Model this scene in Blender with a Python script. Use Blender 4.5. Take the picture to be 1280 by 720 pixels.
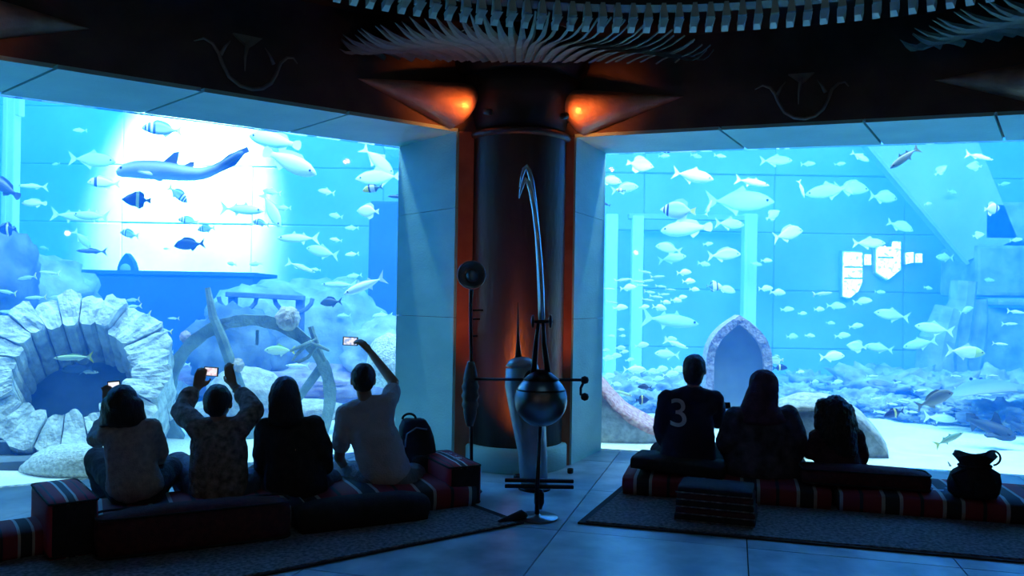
import bpy, bmesh, math, random
from math import sin, cos, pi, radians as R, atan2, hypot
from mathutils import Vector as V, Matrix as M, noise as MN
from mathutils.bvhtree import BVHTree
random.seed(7)
for _o in list(bpy.data.objects): bpy.data.objects.remove(_o)
SC = bpy.context.scene
COL = SC.collection

# ------------------------------------------------------------------ camera
F, HC, ROLL, CX0, CY0 = 1000.0, 1.45, 0.0158, 640.0, 377.0
cam_d = bpy.data.cameras.new('camera'); cam = bpy.data.objects.new('camera', cam_d); COL.objects.link(cam)
cam.location = (0, 0, HC)
cam.rotation_euler = (M.Rotation(pi/2, 3, 'X') @ M.Rotation(ROLL, 3, 'Z')).to_euler()
cam_d.sensor_width = 36; cam_d.lens = 36*F/1280
cam_d.shift_y = 17/1280
cam_d.clip_end = 200
SC.camera = cam
# ------------------------------------------------------------------ world, exposure
w = bpy.data.worlds.new('world'); SC.world = w; w.use_nodes = True
w.node_tree.nodes['Background'].inputs[0].default_value = (0.05, 0.09, 0.12, 1)
w.node_tree.nodes['Background'].inputs[1].default_value = 0.02
SC.view_settings.view_transform = 'Standard'; SC.view_settings.look = 'None'
SC.view_settings.gamma = 1; SC.view_settings.use_curve_mapping = False
SC.view_settings.exposure = 0.0
cy = SC.cycles
cy.use_denoising = True
cy.max_bounces = 8; cy.diffuse_bounces = 3; cy.glossy_bounces = 3; cy.transmission_bounces = 4
cy.volume_bounces = 2; cy.transparent_max_bounces = 24; cy.sample_clamp_indirect = 4
cy.caustics_reflective = False; cy.caustics_refractive = False
# ------------------------------------------------------------------ large lights above the water, and an added dome fill
def area_light(name, loc, rot, sx, sy, power, col):
    d = bpy.data.lights.new(name, 'AREA'); d.shape = 'RECTANGLE'; d.size = sx; d.size_y = sy
    d.energy = power; d.color = col
    o = bpy.data.objects.new(name, d); COL.objects.link(o); o.location = loc; o.rotation_euler = rot
    return o
def spot_light(name, loc, target, power, col, size, blend, rad):
    d = bpy.data.lights.new(name, 'SPOT'); d.energy = power; d.color = col; d.spot_size = R(size)
    d.spot_blend = blend; d.shadow_soft_size = rad
    o = bpy.data.objects.new(name, d); COL.objects.link(o); o.location = loc
    o.rotation_euler = (V(target)-V(loc)).to_track_quat('-Z', 'Y').to_euler()
    return o
area_light('tank_skylight', (0, 12.0, 7.2), (0, 0, 0), 24, 7.6, 3700, (0.11, 0.30, 1.0))
area_light('tank_front_lamp_right', (4.3, 7.9, 5.6), (R(22), 0, R(-15)), 8.0, 1.2, 1180, (0.58, 0.73, 1.0))
area_light('tank_front_lamp_left', (-3.9, 7.3, 5.6), (R(24), 0, R(34)), 8.0, 1.2, 960, (0.50, 0.72, 1.0))
area_light('dome_fill_light', (0.67, 1.53, 5.2), (0, 0, 0), 2.5, 2.5, 9, (0.35, 0.75, 1.0))  # added unseen fill, brightens the dentils and other ceiling details
spot_light('tank_sun_shaft', (-6.1, 13.3, 7.5), (-6.45, 15.9, 3.9), 34000, (1.0, 0.85, 1.0), 43, 0.55, 0.35)

# ------------------------------------------------------------------ helpers
def P(x, y, Y):
    cx = (x-CX0)/F; c_ = -(y-CY0)/F
    return V(((cx*cos(ROLL)-c_*sin(ROLL))*Y, Y, HC+(cx*sin(ROLL)+c_*cos(ROLL))*Y))
def FL(x, y, z=0.0):
    d = P(x, y, 1.0)-V((0, 0, HC))
    t = (z-HC)/d.z
    return V((d.x*t, t, z))

def link(o, parent=None, name=None):
    COL.objects.link(o)
    if parent is not None: o.parent = parent
    return o
def tag(o, label=None, cat=None, group=None, kind=None):
    if label: o['label'] = label
    if cat: o['category'] = cat
    if group: o['group'] = group
    if kind: o['kind'] = kind
    return o
def empty(name, loc=(0, 0, 0), rz=0.0, label=None, cat=None, group=None):
    o = bpy.data.objects.new(name, None); COL.objects.link(o); o.location = loc; o.rotation_euler = (0, 0, rz)
    o.empty_display_size = 0.1
    return tag(o, label, cat, group)
def obj(name, bm, m, parent=None, smooth=False, loc=None, rot=None):
    me = bpy.data.meshes.new(name)
    if isinstance(bm, tuple): me.from_pydata(*bm)
    else: bm.normal_update(); bm.to_mesh(me); bm.free()
    me.update()
    if m is not None:
        for k in (m if isinstance(m, (list, tuple)) else [m]): me.materials.append(k)
    if smooth:
        for p in me.polygons: p.use_smooth = True
    o = bpy.data.objects.new(name, me); COL.objects.link(o)
    if parent is not None: o.parent = parent
    if loc is not None: o.location = loc
    if rot is not None: o.rotation_euler = rot
    return o
def inst(name, mesh, parent=None, loc=None, rot=None, scale=None):
    o = bpy.data.objects.new(name, mesh); COL.objects.link(o)
    if parent is not None: o.parent = parent
    if loc is not None: o.location = loc
    if rot is not None: o.rotation_euler = rot
    if scale is not None: o.scale = scale
    return o
def struct(o): o['kind'] = 'structure'; return o
def copy_tree(o, parent=None):
    c = o.copy(); COL.objects.link(c); c.parent = parent
    for ch in list(o.children): copy_tree(ch, c)
    return c

def b_box(bm, c, s, mtx=None, bevel=0.0, seg=2):
    g = bmesh.ops.create_cube(bm, size=1.0)
    vs = g['verts']
    for v in vs: v.co = V((v.co.x*s[0], v.co.y*s[1], v.co.z*s[2]))
    if bevel > 0:
        es = list({e for v in vs for e in v.link_edges})
        r = bmesh.ops.bevel(bm, geom=es, offset=bevel, segments=seg, profile=0.6, affect='EDGES')
        vs = list({v for f in r['faces'] for v in f.verts} | {v for v in vs if v.is_valid})
    T = M.Translation(V(c))
    if mtx is not None: T = T @ (mtx.to_4x4() if len(mtx) == 3 else mtx)
    bmesh.ops.transform(bm, matrix=T, verts=vs)
    return vs
def box(c, s, mtx=None, bevel=0.0, seg=2):
    bm = bmesh.new(); b_box(bm, c, s, mtx, bevel, seg); return bm
def prism(pts, z0, z1):
    n = len(pts)
    vs = [(p[0], p[1], z0) for p in pts]+[(p[0], p[1], z1) for p in pts]
    fs = [tuple(range(n-1, -1, -1)), tuple(range(n, 2*n))]
    for i in range(n): j = (i+1) % n; fs.append((i, j, n+j, n+i))
    bm = bmesh.new()
    bv = [bm.verts.new(v) for v in vs]
    for f in fs: bm.faces.new([bv[i] for i in f])
    bmesh.ops.recalc_face_normals(bm, faces=bm.faces)
    return bm
def slab(pts, d):
    """closed polygon (3-D points, roughly planar) extruded by vector d"""
    n = len(pts); bm = bmesh.new()
    a = [bm.verts.new(V(p)) for p in pts]; b = [bm.verts.new(V(p)+V(d)) for p in pts]
    bm.faces.new(a[::-1]); bm.faces.new(b)
    for i in range(n): j = (i+1) % n; bm.faces.new((a[i], a[j], b[j], b[i]))
    bmesh.ops.recalc_face_normals(bm, faces=bm.faces)
    return bm
def b_tube(bm, pts, rad, n=10, cap=True, flat=None):
    """tube along points; rad number or list; flat=(sx,sy) scales of section"""
    pts = [V(p) for p in pts]
    if not isinstance(rad, (list, tuple)): rad = [rad]*len(pts)
    rings = []; up = None
    for i, p in enumerate(pts):
        t = (pts[min(i+1, len(pts)-1)]-pts[max(i-1, 0)]).normalized()
        if up is None:
            up = V((0, 0, 1)) if abs(t.z) < .9 else V((0, 1, 0))
        s = t.cross(up).normalized(); up = s.cross(t).normalized()
        fx, fy = flat if flat else (1, 1)
        rings.append([bm.verts.new(p+(s*cos(2*pi*k/n)*fx+up*sin(2*pi*k/n)*fy)*rad[i]) for k in range(n)])
    for a, b in zip(rings, rings[1:]):
        for k in range(n): bm.faces.new((a[k], a[(k+1) % n], b[(k+1) % n], b[k]))
    if cap: bm.faces.new(rings[0][::-1]); bm.faces.new(rings[-1])
    return bm
def tube(pts, rad, n=10, flat=None): return b_tube(bmesh.new(), pts, rad, n, True, flat)
def b_lathe(bm, prof, n=24, c=(0, 0, 0), mtx=None):
    rings = []
    T = M.Translation(V(c)) @ (mtx.to_4x4() if mtx is not None else M())
    for r, z in prof:
        if r < 1e-5: rings.append([bm.verts.new(T @ V((0, 0, z)))])
        else: rings.append([bm.verts.new(T @ V((r*cos(2*pi*k/n), r*sin(2*pi*k/n), z))) for k in range(n)])
    for a, b in zip(rings, rings[1:]):
        if len(a) == 1 and len(b) == 1: continue
        for k in range(n):
            j = (k+1) % n
            if len(a) == 1: bm.faces.new((a[0], b[j], b[k]))
            elif len(b) == 1: bm.faces.new((a[k], a[j], b[0]))
            else: bm.faces.new((a[k], a[j], b[j], b[k]))
    if len(rings[0]) > 1: bm.faces.new(rings[0][::-1])
    if len(rings[-1]) > 1: bm.faces.new(rings[-1])
    bmesh.ops.recalc_face_normals(bm, faces=bm.faces)
    return bm
def lathe(prof, n=24, c=(0, 0, 0), mtx=None): return b_lathe(bmesh.new(), prof, n, c, mtx)
def rock_bm(sx, sy, sz, seed, amp=.25, freq=1.3, sub=4, flat=-.4, ridged=0):
    bm = bmesh.new(); bmesh.ops.create_icosphere(bm, subdivisions=sub, radius=1)
    so = V((seed*7.13, seed*3.7, seed*1.9))
    for v in bm.verts:
        n = v.co.normalized()
        d = MN.fractal(n*freq+so, 1.0, 2.0, 4)*amp
        if ridged: d += (abs(MN.noise(n*freq*2.5+so))-.3)*ridged
        k = 1+d
        v.co = V((n.x*sx*k, n.y*sy*k, max(n.z*k, flat)*sz))
    return bm

# ------------------------------------------------------------------ materials
def nodes(name):
    m = bpy.data.materials.new(name); m.use_nodes = True
    nt = m.node_tree; return m, nt, nt.nodes, nt.links, nt.nodes['Principled BSDF']
def ramp(N, stops, interp='LINEAR'):
    r = N.new('ShaderNodeValToRGB'); r.color_ramp.interpolation = interp
    e = r.color_ramp.elements
    while len(e) > 1: e.remove(e[-1])
    e[0].position = stops[0][0]; e[0].color = (*stops[0][1], 1)
    for p, c in stops[1:]: k = e.new(p); k.color = (*c, 1)
    return r
def mat(name, a, b=None, scale=4.0, rough=.6, metal=0.0, bump=0.0, detail=5, bscale=None, spec=.5, stretch=(1, 1, 1), coords='Object'):
    m, nt, N, L, bs = nodes(name)
    bs.inputs['Roughness'].default_value = rough; bs.inputs['Metallic'].default_value = metal
    bs.inputs['Specular IOR Level'].default_value = spec
    if b is None and bump == 0:
        bs.inputs['Base Color'].default_value = (*a, 1); return m
    tc = N.new('ShaderNodeTexCoord'); mp = N.new('ShaderNodeMapping'); mp.inputs['Scale'].default_value = stretch
    L.new(tc.outputs[coords], mp.inputs[0])
    nz = N.new('ShaderNodeTexNoise'); nz.inputs['Scale'].default_value = scale; nz.inputs['Detail'].default_value = detail
    L.new(mp.outputs[0], nz.inputs['Vector'])
    r = ramp(N, [(.32, a), (.68, b or a)]); L.new(nz.outputs['Fac'], r.inputs[0]); L.new(r.outputs[0], bs.inputs['Base Color'])
    if bump:
        n2 = N.new('ShaderNodeTexNoise'); n2.inputs['Scale'].default_value = bscale or scale*4; n2.inputs['Detail'].default_value = 4
        L.new(mp.outputs[0], n2.inputs['Vector'])
        bp = N.new('ShaderNodeBump'); bp.inputs['Strength'].default_value = bump; bp.inputs['Distance'].default_value = .02
        L.new(n2.outputs['Fac'], bp.inputs['Height']); L.new(bp.outputs[0], bs.inputs['Normal'])
    return m
def emit(name, c, s):
    m, nt, N, L, bs = nodes(name)
    bs.inputs['Base Color'].default_value = (0, 0, 0, 1); bs.inputs['Emission Color'].default_value = (*c, 1)
    bs.inputs['Emission Strength'].default_value = s
    return m
def band_mat(name, axis, freq, stops, rough=.8, off=0.0, noise=.0):
    """bands repeating along an object axis (woven or coloured stripes)"""
    m, nt, N, L, bs = nodes(name); bs.inputs['Roughness'].default_value = rough
    tc = N.new('ShaderNodeTexCoord'); sp = N.new('ShaderNodeSeparateXYZ'); L.new(tc.outputs['Object'], sp.inputs[0])
    ma = N.new('ShaderNodeMath'); ma.operation = 'MULTIPLY_ADD'; ma.inputs[1].default_value = freq; ma.inputs[2].default_value = off
    L.new(sp.outputs['XYZ'.index(axis)], ma.inputs[0])
    fr = N.new('ShaderNodeMath'); fr.operation = 'FRACT'; L.new(ma.outputs[0], fr.inputs[0])
    r = ramp(N, stops, 'CONSTANT'); L.new(fr.outputs[0], r.inputs[0])
    nz = N.new('ShaderNodeTexNoise'); nz.inputs['Scale'].default_value = 160; L.new(tc.outputs['Object'], nz.inputs['Vector'])
    bp = N.new('ShaderNodeBump'); bp.inputs['Strength'].default_value = .3; bp.inputs['Distance'].default_value = .004
    L.new(nz.outputs['Fac'], bp.inputs['Height']); L.new(bp.outputs[0], bs.inputs['Normal'])
    L.new(r.outputs[0], bs.inputs['Base Color'])
    return m

MT = {}
MT['stone'] = mat('teal_grey_limestone', (.36, .76, .72), (.48, .88, .82), 2.2, .55, bump=.25, bscale=30, stretch=(1, 1, 2))
MT['floor'] = mat('grey_floor_stone', (.20, .36, .42), (.54, .70, .74), 3.4, .32, bump=.12, bscale=18, detail=8)
MT['bronze'] = mat('dark_brown_bronze', (.09, .07, .065), (.17, .125, .11), 3, .62, .2, bump=.3, bscale=14)
MT['ornament'] = mat('worn_bronze_relief', (.30, .28, .25), (.45, .42, .38), 9, .35, .5)
MT['column'] = mat('bronze_column', (.055, .05, .05), (.11, .095, .09), 2.5, .42, .55, bump=.25, bscale=22, stretch=(1, 1, .35))
MT['copper'] = mat('copper_trim', (.42, .13, .07), (.58, .20, .11), 5, .5, .2)
MT['horn'] = mat('copper_horn', (.42, .26, .18), (.62, .40, .28), 7, .45, .35, bump=.35, bscale=25)
MT['fan'] = mat('verdigris_leaf', (.15, .24, .225), (.27, .36, .335), 6, .6, .0)
MT['ring'] = mat('dark_ring', (.02, .02, .022), (.035, .035, .04), 4, .6)
MT['dentil'] = mat('pale_dentil', (.34, .48, .48), (.46, .58, .56), 9, .45)
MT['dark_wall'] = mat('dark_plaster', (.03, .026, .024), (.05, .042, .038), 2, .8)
MT['iron'] = mat('blackened_iron', (.02, .022, .025), (.04, .042, .048), 8, .38, .85)
MT['steel'] = mat('blue_steel', (.16, .19, .22), (.24, .28, .31), 7, .3, .9)
MT['blade'] = mat('reflection_blue_blade', (.55, .68, .76), (.66, .78, .84), 7, .3, .85)  # pale blue base colour stands in for the windows' reflection
MT['drum'] = mat('grey_drum_metal', (.26, .31, .34), (.38, .42, .44), 6, .42, .6, bump=.15)
MT['sand'] = mat('pale_sand', (.74, .77, .70), (.92, .93, .86), 2.4, .9, bump=.6, bscale=26, detail=8)
MT['gravel'] = mat('shell_gravel', (.42, .46, .45), (.86, .88, .84), 36, .9, bump=.9, bscale=60)
MT['tankwall'] = mat('pale_tank_wall', (.40, .47, .50), (.56, .62, .64), .7, .85, bump=.2, bscale=5)
MT['shadedwall'] = mat('shaded_blue_wall', (.05, .08, .11), (.075, .11, .14), 1.1, .9)  # dark base colour carries the wall's shade
MT['post'] = mat('white_post', (.85, .9, .88), (.95, .97, .95), 2, .7)
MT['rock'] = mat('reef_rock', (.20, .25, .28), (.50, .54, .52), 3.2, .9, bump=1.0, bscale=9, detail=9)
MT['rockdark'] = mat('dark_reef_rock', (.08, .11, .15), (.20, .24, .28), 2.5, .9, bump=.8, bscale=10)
MT['archstone'] = mat('carved_stone', (.36, .41, .43), (.80, .82, .76), 7, .9, bump=1.0, bscale=26, detail=8)
MT['purple'] = mat('purple_coral', (.24, .15, .30), (.48, .40, .50), 6, .9, bump=.8, bscale=20)
MT['coral'] = mat('tan_coral', (.42, .33, .28), (.68, .60, .50), 14, .9, bump=.9, bscale=40)
MT['wheel'] = mat('weathered_wheel', (.15, .21, .18), (.28, .36, .30), 8, .85, bump=.5)
MT['niche'] = mat('mauve_stone', (.24, .20, .24), (.58, .50, .54), 26, .9, bump=.8, bscale=40)
MT['nichepanel'] = mat('slate_panel', (.16, .21, .24), (.24, .29, .31), 3, .6)
MT['pink'] = mat('pink_speckled_stone', (.50, .18, .20), (.78, .48, .46), 30, .85, bump=.6, bscale=40)
MT['greystone'] = mat('grey_speckled_stone', (.30, .33, .35), (.56, .58, .58), 18, .85, bump=.6, bscale=30)
MT['carpet'] = mat('charcoal_carpet', (.08, .08, .085), (.32, .30, .30), 42, .95, bump=.8, bscale=220)
MT['carpetedge'] = mat('carpet_binding', (.012, .012, .016), (.02, .02, .024), 30, .9)
MT['maroon'] = mat('maroon_weave', (.05, .012, .016), (.09, .02, .026), 30, .92, bump=.4, bscale=150)
MT['blackcloth'] = mat('black_cloth', (.010, .009, .010), (.02, .018, .02), 20, .9, bump=.4, bscale=120)
STR = [(0, (.22, .02, .035)), (.30, (.40, .39, .37)), (.36, (.02, .02, .024)), (.60, (.38, .37, .35)), (.66, (.22, .02, .035)), (.94, (.02, .02, .024))]
MT['sadu'] = band_mat('striped_weave', 'X', 2.6, STR)
MT['sadu2'] = band_mat('striped_weave_fine', 'X', 4.4, STR, off=.15)
MT['saduy'] = band_mat('striped_weave_across', 'Y', 4.0, STR, off=.2)
MT['white'] = mat('white_weave', (.62, .62, .62), (.72, .72, .72), 60, .85)
# glass pane: clear with a faint reflection
m, nt, N, L, bs = nodes('clear_acrylic'); N.remove(bs)
tr = N.new('ShaderNodeBsdfTransparent'); tr.inputs[0].default_value = (.96, .99, 1, 1)
gl = N.new('ShaderNodeBsdfGlossy'); gl.inputs['Roughness'].default_value = .02
fz = N.new('ShaderNodeFresnel'); fz.inputs[0].default_value = 1.18
mx = N.new('ShaderNodeMixShader'); L.new(fz.outputs[0], mx.inputs[0]); L.new(tr.outputs[0], mx.inputs[1]); L.new(gl.outputs[0], mx.inputs[2])
L.new(mx.outputs[0], N['Material Output'].inputs['Surface']); MT['glass'] = m
# water: a real scattering and absorbing volume
m, nt, N, L, bs = nodes('tank_water'); N.remove(bs)
vs_ = N.new('ShaderNodeVolumeScatter'); vs_.inputs['Color'].default_value = (.02, .255, 1.0, 1); vs_.inputs['Density'].default_value = .13
vs_.inputs['Anisotropy'].default_value = .25
va = N.new('ShaderNodeVolumeAbsorption'); va.inputs['Color'].default_value = (.0, .80, .99, 1); va.inputs['Density'].default_value = .10
ad = N.new('ShaderNodeAddShader'); L.new(vs_.outputs[0], ad.inputs[0]); L.new(va.outputs[0], ad.inputs[1])
L.new(ad.outputs[0], N['Material Output'].inputs['Volume']); MT['water'] = m
ORD = 'first second third fourth fifth sixth seventh eighth ninth tenth eleventh twelfth thirteenth fourteenth fifteenth sixteenth seventeenth eighteenth nineteenth twentieth twenty-first'.split()
# ================================================================== THE ROOM
H = 2.926
def p2(v): return V((v.x, v.y))
FLc = p2(FL(574, 165, H)); FLe = p2(FL(0, 75, H)); GLc = p2(FL(502, 184, H)); GLe = p2(FL(0, 118, H))
FRc = p2(FL(717, 175, H)); FRe = p2(FL(1280, 143, H)); GRc = p2(FL(754, 192, H)); GRe = p2(FL(1280, 175, H))
FRc = V((FRc.x*.985, FRc.y*.985))
dFL = (FLe-FLc).normalized(); dGL = (GLe-GLc).normalized(); dFR = (FRe-FRc).normalized(); dGR = (GRe-GRc).normalized()
nL = V((dFL.y, -dFL.x)); nL = nL if nL.y < 0 else -nL          # into the room
nR = V((dFR.y, -dFR.x)); nR = nR if nR.y < 0 else -nR
TW = 3.85                                                       # window widths
FL1 = FLc+dFL*TW; GL1 = GLc+dGL*(TW+.25); FR1 = FRc+dFR*TW; GR1 = GRc+dGR*(TW+.25)
CEIL = 3.75
# floor: concrete bed with real stone slabs
room = [(-7.6, 1.2), (-6.2, -4), (6.4, -4), (7.4, 3.9), (GR1.x+1.5, GR1.y-.6), (GR1.x, GR1.y+.06), (GRc.x, GRc.y+.06), (GLc.x, GLc.y+.06), (GL1.x, GL1.y+.06), (GL1.x-1.6, GL1.y-1.2)]
floor = struct(obj('floor', prism(room, -.2, -.012), MT['dark_wall']))
bmf = {}
ROT = R(-15.5); ca, sa = cos(ROT), sin(ROT); SL = 1.15
cells = []
def inside(p, poly):
    c = False; n = len(poly)
    for i in range(n):
        a, b = poly[i], poly[i-1]
        if (a[1] > p[1]) != (b[1] > p[1]) and p[0] < (b[0]-a[0])*(p[1]-a[1])/(b[1]-a[1])+a[0]: c = not c
    return c
def clip_poly(poly, a, b):
    """keep the part left of a->b"""
    out = []; n = len(poly); d = V(b)-V(a)
    f = lambda p: d.x*(p[1]-a[1])-d.y*(p[0]-a[0])
    for i in range(n):
        p, q = poly[i], poly[(i+1) % n]; fp, fq = f(p), f(q)
        if fp >= 0: out.append(p)
        if (fp > 0) != (fq > 0) and abs(fp-fq) > 1e-9:
            t = fp/(fp-fq); out.append((p[0]+(q[0]-p[0])*t, p[1]+(q[1]-p[1])*t))
    return out
smat = [MT['floor'], mat('grey_floor_stone_b', (.17, .31, .38), (.46, .62, .68), 3.8, .34, bump=.12, bscale=18, detail=8)]
for i in range(-6, 8):
    for j in range(-3, 9):
        g = .004
        q = [(i*SL+g, j*SL+g), ((i+1)*SL-g, j*SL+g), ((i+1)*SL-g, (j+1)*SL-g), (i*SL+g, (j+1)*SL-g)]
        q = [(x*ca-y*sa+.2, x*sa+y*ca+.35) for x, y in q]
        cx_ = sum(p[0] for p in q)/4; cy_ = sum(p[1] for p in q)/4
        if cy_ < 1.2 or hypot(cx_, cy_) > 9.5: continue
        # clip to the room's north side (glass lines and the column pier)
        # region south of both glass lines
        q2 = clip_poly(q, (GLc.x, GLc.y+.03), (GL1.x, GL1.y+.03))
        q2 = clip_poly(q2, (GR1.x, GR1.y+.03), (GRc.x, GRc.y+.03)) if len(q2) > 2 else q2
        if len(q2) < 3: continue
        obj('floor_slab', prism(q2, -.012, random.uniform(-.0008, .0008)), smat[(i*3+j*5) % 2], floor)

# piers and lintels
colC = V(((FLc.x+FRc.x)/2+.02, (FLc.y+FRc.y)/2+.10))
pier = struct(obj('wall_centre', prism([FLc-dFL*0, GLc+dFL*-.03, GRc+dFR*-.03, FRc], 0, CEIL), MT['bronze']))
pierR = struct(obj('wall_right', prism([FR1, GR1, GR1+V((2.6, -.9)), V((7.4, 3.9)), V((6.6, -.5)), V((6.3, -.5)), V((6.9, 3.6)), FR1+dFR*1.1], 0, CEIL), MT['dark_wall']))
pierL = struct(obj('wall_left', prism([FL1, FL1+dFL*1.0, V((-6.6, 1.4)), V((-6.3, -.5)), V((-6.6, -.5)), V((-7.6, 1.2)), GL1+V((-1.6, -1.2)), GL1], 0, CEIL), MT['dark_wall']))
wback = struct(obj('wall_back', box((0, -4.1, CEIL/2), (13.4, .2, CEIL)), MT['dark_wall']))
lintL = struct(obj('trim_1', prism([FLc, FL1, GL1, GLc], H+.03, CEIL), MT['bronze']))
lintR = struct(obj('trim_2', prism([FRc, GRc, GR1, FR1], H+.03, CEIL), MT['bronze']))
# stone reveal cladding: soffit and jamb slabs with open joints
def reveal(par, a0, b0, a1, b1, cuts):
    for t0, t1 in zip(cuts, cuts[1:]):
        e = .003
        q = [a0.lerp(a1, t0+e), a0.lerp(a1, t1-e), b0.lerp(b1, t1-e), b0.lerp(b1, t0+e)]
        obj('soffit_slab', prism(q, H, H+.03), MT['stone'], par)
reveal(lintL, FLc, GLc, FL1, GL1, [0, .27, .56, .80, 1.0])
reveal(lintR, FRc, GRc, FR1, GR1, [0, .33, .62, .86, 1.0])
def jamb(par, a, b, out):
    """vertical stone cladding from front edge a to glass edge b"""
    o = V((out[0], out[1]))
    for z0, z1 in ((0, 1.30), (1.304, 2.26), (2.264, H)):
        obj('jamb_slab', prism([a, b, b+o*.03, a+o*.03], z0, z1), MT['stone'], par)
jamb(pier, FLc, GLc, (-.8, -.2)); jamb(pier, FRc, GRc, (.8, -.2))
jamb(pierR, FR1, GR1, (-.8, -.2)); jamb(pierL, FL1, GL1, (.8, -.2))
# copper strips either side of the column
cd = (FRc-FLc).normalized(); cn = V((cd.y, -cd.x)); cn = cn if cn.y < 0 else -cn
for s, e in ((FLc, 1), (FRc, -1)):
    q = [s+cn*.03, s+cd*e*.13+cn*.03, s+cd*e*.13-cn*.01, s-cn*.01]
    obj('copper_strip', prism(q, .0, H), MT['copper'], pier)
# panes
def pane(n, a, b, side):
    fr = struct(obj('window_%d' % n, prism([a, b, b+side*.06, a+side*.06], 0.004, H-.002), MT['glass']))
    return fr
oL = V((-dGL.y, dGL.x)); oL = oL if oL.y > 0 else -oL
oR = V((-dGR.y, dGR.x)); oR = oR if oR.y > 0 else -oR
pane(1, GLc-oL*.0, GL1, oL); pane(2, GRc, GR1, oR)
# ceiling with a round opening rising to a dark dome
RC = V((.67, 1.53)); RR = 3.48
bm = bmesh.new()
n = 160
ri = [bm.verts.new((RC.x+(RR+.1)*cos(2*pi*k/n), RC.y+(RR+.1)*sin(2*pi*k/n), CEIL)) for k in range(n)]
cpoly = [FLc.lerp(GLc, .7), FL1.lerp(GL1, .7), V((-7.6, 1.2)), V((-6.7, -4.2)), V((6.9, -4.2)), V((7.4, 3.9)), FR1.lerp(GR1, .7), FRc.lerp(GRc, .7)]
def edge_r(a):
    d = V((cos(a), sin(a))); best = 20
    for i in range(len(cpoly)):
        p, q = cpoly[i], cpoly[(i+1) % len(cpoly)]; e = q-p; den = d.x*e.y-d.y*e.x
        if abs(den) < 1e-9: continue
        w_ = p-RC; t = (w_.x*e.y-w_.y*e.x)/den; s = (w_.x*d.y-w_.y*d.x)/den
        if t > 0 and -1e-6 <= s <= 1.000001: best = min(best, t)
    return best
ro = [bm.verts.new((RC.x+edge_r(2*pi*k/n)*cos(2*pi*k/n), RC.y+edge_r(2*pi*k/n)*sin(2*pi*k/n), CEIL)) for k in range(n)]
tops = [[bm.verts.new((RC.x+(RR+.1)*f*cos(2*pi*k/n), RC.y+(RR+.1)*f*sin(2*pi*k/n), z)) for k in range(n)] for f, z in ((.98, 4.6), (.75, 5.4), (.35, 5.8))]
for a, b in ((ro, ri), (ri, tops[0]), (tops[0], tops[1]), (tops[1], tops[2])):
    for k in range(n): bm.faces.new((a[k], a[(k+1) % n], b[(k+1) % n], b[k]))
bm.faces.new(tops[2])
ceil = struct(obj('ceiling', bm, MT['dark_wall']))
# ring with dentils hanging under the dome
ring = empty('dentil_ring', (RC.x, RC.y, 3.16), 0, 'round dark ceiling ring set with pale tooth-like dentils, above the column', 'ceiling ring')
bm = bmesh.new()
prof = [(RR+.0, .16), (RR+.22, .19), (RR+.22, .62), (RR-.02, .62), (RR+.06, .30)]
rs = [[bm.verts.new((r*cos(2*pi*k/96), r*sin(2*pi*k/96), z)) for k in range(96)] for r, z in prof]
for i in range(5):
    a, b = rs[i], rs[(i+1) % 5]
    for k in range(96): bm.faces.new((a[k], a[(k+1) % 96], b[(k+1) % 96], b[k]))
bmesh.ops.recalc_face_normals(bm, faces=bm.faces)
obj('ring_band', bm, MT['ring'], ring)
bm = bmesh.new()
def hexa(bm, b, t):
    vb = [bm.verts.new(p) for p in b]; vt = [bm.verts.new(p) for p in t]
    bm.faces.new(vb[::-1]); bm.faces.new(vt)
    for i in range(4): bm.faces.new((vb[i], vb[(i+1) % 4], vt[(i+1) % 4], vt[i]))
# local +x outward, y tangential; sloping bracket over a wedge foot
hexa(bm, [(-.05, -.024, .066), (.05, -.024, .066), (.05, .024, .066), (-.05, .024, .066)], [(-.02, -.013, .165), (.06, -.013, .165), (.06, .013, .165), (-.02, .013, .165)])
hexa(bm, [(-.03, -.008, .010), (.05, -.016, .0), (.05, .026, .0), (-.03, .026, .010)], [(-.085, -.024, .042), (.05, -.024, .046), (.05, .028, .046), (-.085, .028, .042)])
bmesh.ops.recalc_face_normals(bm, faces=bm.faces)
dm = bpy.data.meshes.new('dentil'); bm.to_mesh(dm); bm.free(); dm.materials.append(MT['dentil'])
k = 0
a = R(90-56)
while a < R(90+56):
    inst('dentil', dm, ring, (RR*cos(a), RR*sin(a), 0), (0, 0, a)); a += .0955/RR

# ------------------------------------------------------------------ columns with leaf fans and copper horns
def blade_mesh():
    bm = bmesh.new(); secs = []
    for i in range(9):
        t = i/8
        w_ = .034*(math.sin(pi*min(1, .30+t*.70))**.8 if t < 1 else 0)+.003
        z = .045*math.sin(t*pi*1.9)+.10*t*t
        tw = R(20+22*t); th = .007
        c = V((t, 0, z)); s = V((0, cos(tw), sin(tw))); n_ = V((0, -sin(tw), cos(tw)))
        secs.append([bm.verts.new(c+s*w_+n_*th*0), bm.verts.new(c+n_*th), bm.verts.new(c-s*w_), bm.verts.new(c-n_*th)])
    for a, b in zip(secs, secs[1:]):
        for k in range(4): bm.faces.new((a[k], a[(k+1) % 4], b[(k+1) % 4], b[k]))
    bm.faces.new(secs[0][::-1]); bm.faces.new(secs[-1]); bmesh.ops.recalc_face_normals(bm, faces=bm.faces)
    me = bpy.data.meshes.new('fan_leaf'); bm.to_mesh(me); bm.free(); me.materials.append(MT['fan'])
    return me
BL = blade_mesh()
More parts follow.
